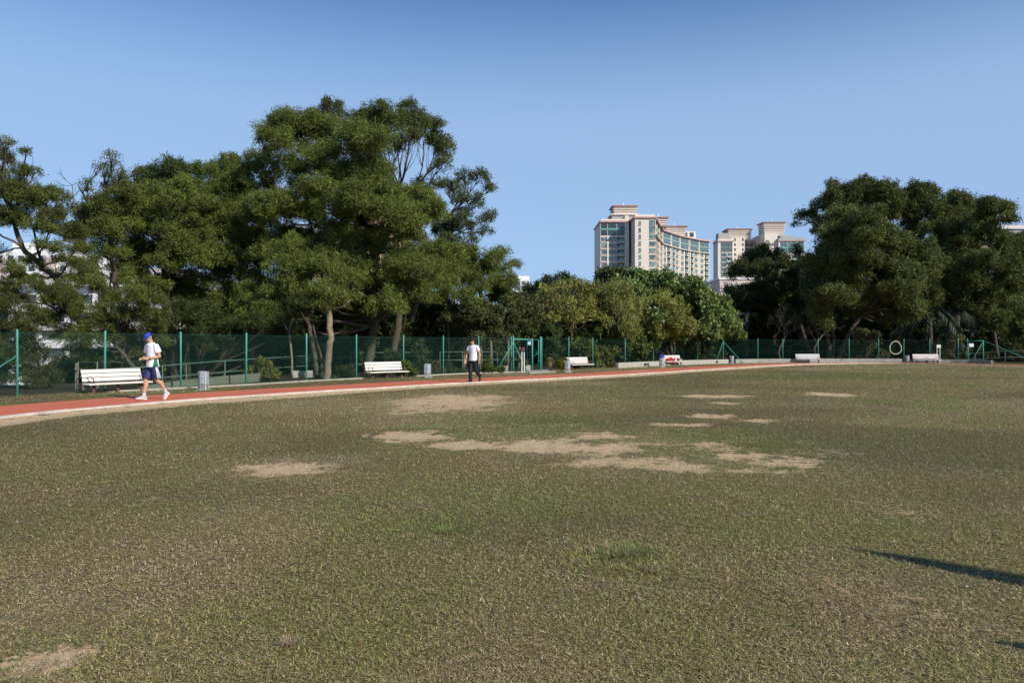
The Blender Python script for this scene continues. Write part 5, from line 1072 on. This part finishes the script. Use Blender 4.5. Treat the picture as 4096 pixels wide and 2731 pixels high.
# hanging bean pods
rg=np.random.default_rng(77); org=G(2480,47.6); root=None; mb=MB()
for i in range(150):
    px=2470+rg.normal()*55; py=1215+rg.normal()*50; p=P(px,py,48-1.2*rg.random())-org; l=.25+.25*rg.random(); mb.tube([p,p+(rg.normal()*.04,0,-l*.5),p+(rg.normal()*.07,0,-l)],[.012,.016,.005],4)
tag(mb.build('bean_pods',mat('pale_green_pod',(.28,.30,.10),.6,.2,8),loc=tuple(org)),'long pale bean pods hanging in the yellowish bush of the hedge',kind='stuff')
# spiky withered dracaena by the third bin
c=G(2200,39.8); root=empty('spiky_plant',tuple(c),label='withered brown spiky-leaved plant between gate and third bench',cat='plant'); mb=MB(); mb.tube([(0,0,-.1),(.03,0,.35),(-.02,0,.62)],[.03,.028,.03],7); mb.build('stem',M['palebark'],root,sm=True)
V=[];Cl=[]
for i in range(110):
    a=rg.random()*6.28; e=rg.normal(.1,.6); l=.30+.15*rg.random(); p=np.array([0,0,.60]); d1=np.array([math.cos(a)*math.cos(e),math.sin(a)*math.cos(e),math.sin(e)]); q=p+d1*l*.55; t=q+(d1+np.array([0,0,-1.1]))*l*.42; s=np.array([-math.sin(a),math.cos(a),0])*.014
    V+=[p-s*.5,p+s*.5,q+s,q-s, q-s,q+s,t,t+s*.1]; cc=np.array([(.34,.24,.11),(.24,.17,.08),(.16,.16,.06)][i%3])*(.7+.6*rg.random()); Cl+=[cc]*8
me=mesh_np('leaves',np.array(V),[np.arange(len(V)).reshape(-1,4)]); set_col(me,np.array(Cl)); link('leaves',me,M['bigleaf'],root)
# strap-leaved epiphyte in the hedge above the third bench
c=P(2318,1385,46.3); root=empty('strap_leaved_plant',tuple(c),label='clump of long yellow-green strap leaves hanging above the third bench',cat='plant'); V=[];Cl=[]
for i in range(70):
    a=rg.random()*6.28; l=.5+.35*rg.random(); p=np.array([rg.normal()*.2,rg.normal()*.05,rg.normal()*.08]); q=p+np.array([math.cos(a)*.25,math.sin(a)*.25,.12])*l; t=q+np.array([math.cos(a)*.1,math.sin(a)*.1,-1.0])*l*.8; s=np.array([.018,.006,0])
    V+=[p-s*.5,p+s*.5,q+s,q-s,q-s,q+s,t+s*.2,t-s*.2]; Cl+=[np.array([(.20,.23,.05),(.12,.16,.04),(.28,.28,.08)][i%3])*(.7+.5*rg.random())]*8
me=mesh_np('leaves',np.array(V),[np.arange(len(V)).reshape(-1,4)]); set_col(me,np.array(Cl)); link('leaves',me,M['bigleaf'],root)
# ------------------------------------------------------------------ buildings
class Bld:
    def __init__(s,name,label,px,d,group='apartment blocks beyond the trees'):
        s.o=G(px,d); s.root=empty(name,tuple(s.o),label=label,cat='building',group=group); s.rep={};s.win=[];s.mbs={}
    def mb(s,part,m):
        if (part,m) not in s.mbs: s.mbs[(part,m)]=MB()
        return s.mbs[(part,m)]
    def prism(s,part,m,poly,z0,z1): s.mb(part,m).prism([(p[0]-s.o[0],p[1]-s.o[1]) for p in poly],z0,z1)
    def mass(s,x0,x1,y0,y1,z0,z1,m='bw_beige',part='wall'): s.prism(part,m,[(x0,y0),(x1,y0),(x1,y1),(x0,y1)],z0,z1)
    def facade(s,a,b,z0,z1,st,cols,gm='teal',proud=.06,band=None,bandm='bw_beige',skip=0):
        """a->b seen left to right from outside. cols: (u0,u1,kind,hfrac0,hfrac1); kinds w window, b balcony, r recess strip"""
        a=np.array(a[:2],float);b=np.array(b[:2],float);L=np.linalg.norm(b-a);u=(b-a)/L;n=np.array([u[1],-u[0]]); rz=math.atan2(u[1],u[0])
        def bxx(part,m,t0,t1,w0,w1,za,zb,lst=None):
            c=a+u*(t0+t1)/2+n*(w0+w1)/2-s.o[:2]; 
            if lst is not None: lst.append(((c[0],c[1],(za+zb)/2),(t1-t0,w1-w0,zb-za),rz,m)); return
            s.rep.setdefault(part,[]).append(((c[0],c[1],(za+zb)/2),(t1-t0,w1-w0,zb-za),rz,m))
        nf=int((z1-z0)/st)
        for i in range(nf):
            zt=z1-i*st; zb=zt-st
            for (c0,c1,k,h0,h1) in cols:
                t0,t1=c0*L,c1*L
                if k=='w':
                    bxx('window',gm,t0,t1,-.12,proud,zb+st*h0,zb+st*h1,s.win)
                    bxx('sill','bw_beige' if bandm is None else bandm,t0-.1,t1+.1,0,.38,zb+st*h0-.12,zb+st*h0-.01)
                elif k=='b':
                    bxx('recess_shade','shade',t0,t1,-.1,.05,zb+.05*st,zb+.86*st); bxx('window',gm,t0+.25*(t1-t0),t1-.12*(t1-t0),-.1,.09,zb+.08*st,zb+.72*st,s.win)  # flat dark panel: shade of the balcony recess put into its colour
                    bxx('balcony',bandm,t0-.1,t1+.1,0,1.25,zb-.18,zb+.10); bxx('balcony_rail','metalrail',t0,t1,1.12,1.17,zb+.10,zb+1.0)
                elif k=='p': bxx('pier',bandm,t0,t1,0,.45,zb,zt)
                elif k=='d': bxx('window','dglass',t0,t1,-.12,proud,zb+st*h0,zb+st*h1,s.win)
            if band: bxx('slab_edge',bandm,0,L,0,band,zb-.14,zb+.14)
    def done(s,maxw=96):
        for part,lst in s.rep.items():
            lst.sort(key=lambda w:-(w[1][0]*w[1][2])*(1 if w[0][2]>4 else .01)); top=lst[:90] if part in('balcony','balcony_rail','pier','slab_edge') else []
            cache={}
            for c,sz,rz,m in top:
                key=(round(sz[0],1),round(sz[1],1),round(sz[2],1),m)
                if key not in cache:
                    mb=MB(); mb.box((0,0,0),sz); o=mb.build(part,M[m],s.root); cache[key]=o
                else: o=cache[key].copy(); COL.objects.link(o)
                o.location=c; o.rotation_euler=(0,0,rz)
            by={}
            for c,sz,rz,m in lst[len(top):]: by.setdefault(m,MB()).box(c,sz,rz=rz)
            for m,mb in by.items(): tag(mb.build(part,M[m],s.root),kind='stuff')
        s.win.sort(key=lambda w:-(w[1][0]*w[1][2])*(1 if w[0][2]>4 else .01))
        cache={}
        for c,sz,rz,m in s.win[:maxw]:
            key=(round(sz[0],1),round(sz[2],1),m)
            if key not in cache:
                mb=MB(); mb.box((0,0,0),sz); cache[key]=mb; o=mb.build('window',M[m],s.root); cache[key]=o
            else:
                o=cache[key].copy(); COL.objects.link(o)
            o.location=c; o.rotation_euler=(0,0,rz)
        if len(s.win)>maxw:
            by={}
            for c,sz,rz,m in s.win[maxw:]: by.setdefault(m,MB()).box(c,sz,rz=rz)
            for m,mb in by.items(): tag(mb.build('small_windows',M[m],s.root),kind='stuff')
        for (part,m),mb in s.mbs.items(): mb.build(part.split('#')[0],M[m],s.root)
    def turret(s,xc,yc,wx,wy,z0,z1,m='bw_beige'):
        """ribbed lift tower with flared pink roof slab"""
        s.tn=getattr(s,"tn",0)+1; tg="#%d"%s.tn; h=z1-z0; s.mass(xc-wx/2,xc+wx/2,yc-wy/2,yc+wy/2,z0,z1-.8,m,'lift_tower'+tg); n=max(3,int(h/1.25))
        for i in range(n):
            z=z0+h*.12+(h*.78)*i/n; e=.45+.5*(i/n)**2; s.mass(xc-wx/2-e,xc+wx/2+e,yc-wy/2-e,yc+wy/2+e,z,z+.38,m,'rib'+tg)
        for e,za,zb in((.85,z1-.8,z1-.5),(1.1,z1-.495,z1-.25),(1.35,z1-.245,z1+.0)): s.mass(xc-wx/2-e,xc+wx/2+e,yc-wy/2-e,yc+wy/2+e,za,zb,'bw_pink','tower_roof'+tg)
        s.mb('mast'+tg,'bw_white').cyl((xc-s.o[0],yc-s.o[1],z1),(xc-s.o[0],yc-s.o[1],z1+2.2),.3,n=6)
GB=-14
# --- curved tower block
b=Bld('curved_apartment_tower','beige high-rise with a long curved facade, ribbed lift towers and pink roof edges',2620,340)
zr=57.8
b.mass(40.4,53.5,338,362,GB,zr); b.facade((40.4,338),(51.7,338),-2,zr-6.8,2.98,[(.03,.27,'w',.22,.86),(.27,.33,'p',0,1),(.33,.66,'w',.22,.86),(.68,.97,'b',0,1)],band=.35)
b.facade((40.4,338),(51.7,338),zr-6.6,zr-.6,3.0,[(.02,.28,'d',.02,.97),(.30,.66,'d',.02,.97),(.68,.98,'d',.02,.97)]); b.mass(40.3,51.8,337.8,338,zr-4.0,zr-3.2,'tealband','spandrel')
b.mass(40,53.4,337.2,362.4,zr-.5,zr+.2,'bw_pink','cornice'); b.mass(40.6,53.4,337.8,362,zr+.2,zr+1.0,'bw_beige','parapet')
b.mass(53.5,54.6,346,362,GB,zr-1.5,'bw_grey','link_wall'); b.facade((51.9,341),(54.4,347),0,zr-8,2.98,[(.15,.85,'d',.2,.8)],band=.2,bandm='bw_grey')
b.mass(51.72,53.4,338.01,345,GB,zr+2.6,'bw_beige','side_tower')
b.mass(54.6,63.6,328,357,GB,zr+.1); b.facade((54.6,328),(63.6,328),-2,zr-1.2,2.98,[(.17,.30,'w',.25,.85)],bandm='bw_beige')
b.facade((54.6,328),(63.6,328),-2,zr-7.2,2.98,[(.70,.99,'w',.22,.86)],bandm='bw_beige'); b.facade((54.6,328),(63.6,328),zr-7,zr-1,3.0,[(.70,.99,'w',.04,.92)],proud=.1)
for z in(34.2,25.4,16.4,7): b.mass(54.2,63.9,327.6,328,z,z+.3,'bw_beige','string_course')
b.mass(53.9,64.3,327.2,357.4,zr-.3,zr+.35,'bw_pink','cornice'); b.mass(54.7,63.5,328.1,357,zr+.35,zr+1.4,'bw_beige','parapet')
cv=[(63.6,329.5),(66.1,338.7),(69.6,350),(73.4,362),(79.9,372),(86.2,381),(93.1,389),(99.9,396),(107,400.8)]
back_=[(106.2,412),(92,412),(80,400),(64,357)]
b.prism('wall','bw_beige',cv+back_,GB,zr-.4)
cvn=np.array(cv,float)
for k in range(len(cv)-1):
    A_,B_=cvn[k],cvn[k+1]
    if k<2: cols=[(.08,.45,'w',.25,.85),(.55,.92,'w',.25,.85)]
    elif k%2: cols=[(.03,.10,'p',0,1),(.18,.46,'w',.22,.84),(.58,.92,'b',0,1)]
    else: cols=[(.03,.10,'p',0,1),(.14,.44,'b',0,1),(.58,.90,'w',.22,.84)]
    b.facade(A_,B_,-2,zr-7.0,2.98,cols,band=.3)
    b.facade(A_,B_,zr-6.9,zr-.9,3.0,[(.0,.05,'p',0,1),(.08,.5,'w',.03,.97),(.52,.95,'w',.03,.97)],proud=.12)
    for q,w0,w1,za,zb,m,pn in((0,-.1,1.3,zr-.75,zr-.1,'bw_pink','cornice'),(1,.0,.3,zr-4.1,zr-3.5,'tealband','spandrel'),(2,0,1.2,zr-7.3,zr-7.0,'bw_beige','balcony')):
        u=(B_-A_)/np.linalg.norm(B_-A_); n=np.array([u[1],-u[0]]); e=u*.15*(q!=1)
        b.prism(pn,m,[A_+n*w0-e,B_+n*w0+e,B_+n*w1+e,A_+n*w1-e],za+.003*k,zb+.003*k)
b.turret(52.3,347,9.4,9,zr+1.2,65.8); b.mass(46.2,57.5,341,352,zr+1.0,zr+3.4,'bw_grey','pergola'); b.mass(45.4,58.4,340.2,353,zr+3.4,zr+3.8,'bw_beige','pergola_roof')
b.turret(69.8,353,6.0,8,zr-.4,61.6); b.turret(85.0,388,9.5,10,zr-.4,62.9)
b.mass(86,97,390,398,zr-.4,zr+3.2,'bw_white','penthouse'); b.facade((86,390),(97,390),zr,zr+3.0,2.9,[(.1,.3,'d',.1,.9),(.4,.6,'d',.1,.9),(.7,.9,'d',.1,.9)])
b.done()
# --- right-hand twin tower
b=Bld('twin_apartment_tower','pair of beige towers joined by a lower link, partly hidden by the dark tree',2990,445)
z1=63.6
b.mass(123.4,132.4,443,453,GB,z1,'bw_beige'); b.facade((125,443),(132.2,443),-2,z1-7,2.98,[(.02,.52,'w',.15,.9),(.58,.98,'b',0,1)],band=.3); b.facade((125,443),(132.2,443),z1-6.6,z1-.9,2.85,[(.02,.33,'w',.04,.95),(.35,.66,'w',.04,.95),(.68,.98,'w',.04,.95)],proud=.1)
b.mass(123,132.9,442.3,453.4,z1-.6,z1+.1,'bw_pink','cornice'); b.mass(123.5,132.4,443,453,z1+.1,z1+1.1,'bw_beige','parapet')
b.mass(132.4,140.6,446.5,470,GB,66.2,'bw_beige'); b.facade((132.4,446.5),(140.6,446.5),0,66,2.98,[(.22,.34,'d',.3,.85),(.80,.92,'d',.3,.85)],bandm='bw_beige')
b.turret(138.0,453,13.0,10,65.2,71.6); b.mass(124.6,131,446,452,z1+1.1,z1+5,'bw_grey','pergola'); 
b.mass(140.6,150.4,458,475,GB,65.0,'bw_beige','link_wall'); b.facade((140.6,458),(150.4,458),20,64.5,2.98,[(.35,.62,'w',.2,.85),(.68,.95,'w',.15,.9),(.1,.2,'d',.3,.7)],band=.3); b.mass(140.2,150.6,457.3,475.3,65.0,65.6,'bw_pink','cornice')
b.mass(150.4,158,440,470,GB,68.0,'bw_beige'); b.facade((150.4,440),(158,440),0,60,5.96,[(.44,.52,'d',.3,.55)],bandm='bw_beige')
b.turret(156.5,446,11.5,9.5,66.5,74.6); b.mass(158,173.4,438,470,GB,63,'bw_beige')
b.facade((158.4,438),(173.4,438),-2,62.6-8,2.98,[(.10,.45,'w',.18,.9),(.50,.72,'b',0,1),(.76,.98,'w',.18,.9)],band=.35); b.facade((158.4,438),(173.4,438),62.6-7.2,62.4,3.5,[(.04,.33,'w',.04,.95),(.35,.64,'w',.04,.95),(.66,.98,'w',.04,.95)],proud=.1)
b.mass(158.6,173.3,437.6,438,58.2,59.3,'tealband','spandrel'); b.mass(157.6,173.9,437.2,470.4,62.7,63.4,'bw_pink','cornice'); b.mass(158,173.4,438,470,63.4,64.6,'metalrail','roof_rail'); b.mass(162,171,446,460,64.6,67,'bw_grey','penthouse')
b.done()
# --- low pinkish block
b=Bld('low_apartment_block','lower pinkish-white block with teal windows behind the low dark tree',3020,200)
b.mass(56.2,78,200,225,GB,19.0,'bw_pinkwhite'); b.facade((60,200),(78,200),-8,18.2,2.95,[(.04,.09,'w',.25,.8),(.16,.22,'w',.25,.8),(.27,.45,'w',.1,.9),(.48,.66,'w',.1,.9),(.72,.80,'w',.25,.8),(.85,.97,'w',.1,.9)],bandm='bw_white',band=.2)
b.mass(55.9,78.3,199.7,225.3,19.0,19.5,'bw_white','parapet'); b.done()
# --- far right
b=Bld('terraced_apartment_tower','grey-beige tower cut off by the right edge, teal windows above the trees',4050,260)
b.mass(171.5,200,260,290,GB,42,'bw_grey'); b.facade((171.5,260),(200,260),0,41.4,3.1,[(.03,.18,'w',.2,.85),(.22,.37,'w',.2,.85),(.41,.56,'w',.2,.85),(.6,.75,'w',.2,.85)],band=.4,bandm='bw_palegrey')
b.mass(171,200.4,259.4,290.4,42,42.6,'bw_palegrey','cornice'); b.mass(173,184,264,275,42.6,44,'bw_cream','penthouse'); b.mass(163,171.5,262,290,GB,36.5,'bw_cream'); b.facade((163,262),(171.5,262),0,36,3.1,[(.1,.4,'w',.2,.85),(.55,.85,'w',.2,.85)],band=.4,bandm='bw_cream'); b.done()
# --- white banded building at the left
b=Bld('white_banded_building','long white building with dark ribbon windows glimpsed through the left trees',350,130)
b.mass(-100,-56,130,150,GB-4,12.0,'bw_white')
for i,z in enumerate((8.9,5.7,2.6,-.6,-3.8,-7)):
    b.mass(-99.6,-56.4,129.85,130,z-.2,z+1.35,'dglass','ribbon_window'); b.mass(-100.3,-55.7,128.9,129.84,z-1.75,z-.35,'bw_white','balcony_band')
    for k in range(9): b.mass(-98+k*4.9,-97.2+k*4.9,129.5,129.84,z-.3,z+1.4,'bw_white','pier')
b.mass(-100.4,-55.6,128.6,150.4,11.6,12.3,'bw_white','cornice'); b.done()
b=Bld('white_pink_housing_block','white and pink housing block behind the leaning left acacia',170,220)
b.mass(-154,-128,220,240,GB-4,29,'bw_white'); b.facade((-154,220),(-128,220),-6,28.5,3.0,[(.03+.12*k,.10+.12*k,'d',.25,.8) for k in range(8)],bandm='bw_white',band=.2)
for x0 in(-154,-139,-131): b.mass(x0,x0+3,219.3,220,GB,27.5,'bw_pinkwhite','pink_bay')
b.mass(-150,-142,222,232,29,32,'bw_white','roof_room'); b.mass(-120,-104,230,245,GB-4,25,'bw_pinkwhite','wall'); b.facade((-120,230),(-104,230),-6,24.5,3.0,[(.06+.24*k,.18+.24*k,'d',.25,.8) for k in range(4)],bandm='bw_white',band=.2); b.done()
b=Bld('pale_grey_tower','pale grey tower glimpsed through the middle of the big acacia',1190,200)
b.mass(-63.5,-53,200,215,GB,34,'bw_palegrey'); b.facade((-63.5,200),(-53,200),-8,33.5,3.0,[(.08,.28,'d',.25,.8),(.4,.6,'d',.25,.8),(.72,.92,'d',.25,.8)],bandm='bw_white',band=.2); b.mass(-53,-50.5,201,215,GB,31,'bw_orange'); b.done()
b=Bld('orange_beige_tower','orange-beige tower behind the right part of the big acacia',1470,230)
b.mass(-54,-34.5,230,250,GB,38,'bw_orange'); b.mass(-47.5,-43,229,245,38,45.3,'bw_orange','lift_tower'); b.facade((-54,230),(-34.5,230),-8,37.5,3.0,[(.04,.12,'w',.2,.85),(.18,.30,'w',.2,.85),(.38,.46,'w',.2,.85),(.54,.62,'w',.2,.85),(.7,.82,'w',.2,.85),(.88,.96,'w',.2,.85)],bandm='bw_cream',band=.25); b.done()
b=Bld('mint_and_cream_block','mint green and cream housing block with barred windows behind the second man',1870,160)
b.mass(-22,-6,160,175,GB,9.9,'bw_mint'); cols=[(.05+.155*k,.13+.155*k,'d',.28,.82) for k in range(6)]
b.facade((-22,160),(-6,160),-12,9.5,2.75,cols,bandm='bw_cream',band=.5)
for x0 in(-19,-11.5): b.mass(x0,x0+3.2,159.4,160,GB,9.4,'bw_cream','cream_bay')
b.mass(-22.3,-5.7,159.2,175.3,9.9,10.6,'bw_mint','parapet'); b.done()
b=Bld('white_stepped_tower','small distant white tower between the left trees and the hedge',2084,350)
b.mass(1.4,7.6,350,360,GB,26,'bw_palegrey'); b.mass(.6,8.4,349,360.5,26,32.2,'bw_white'); b.facade((.6,349),(8.4,349),26.4,31.8,2.7,[(.05,.42,'w',.2,.85),(.5,.75,'w',.2,.85),(.85,.95,'d',.2,.85)],bandm='bw_white',band=.6); b.mass(2.5,8.2,351,358,32.2,34,'bw_white','roof_room'); b.facade((1.4,350),(7.6,350),-8,25.5,3,[(.1,.35,'d',.1,.9),(.5,.75,'d',.1,.9)],bandm='bw_palegrey',band=.2); b.done()
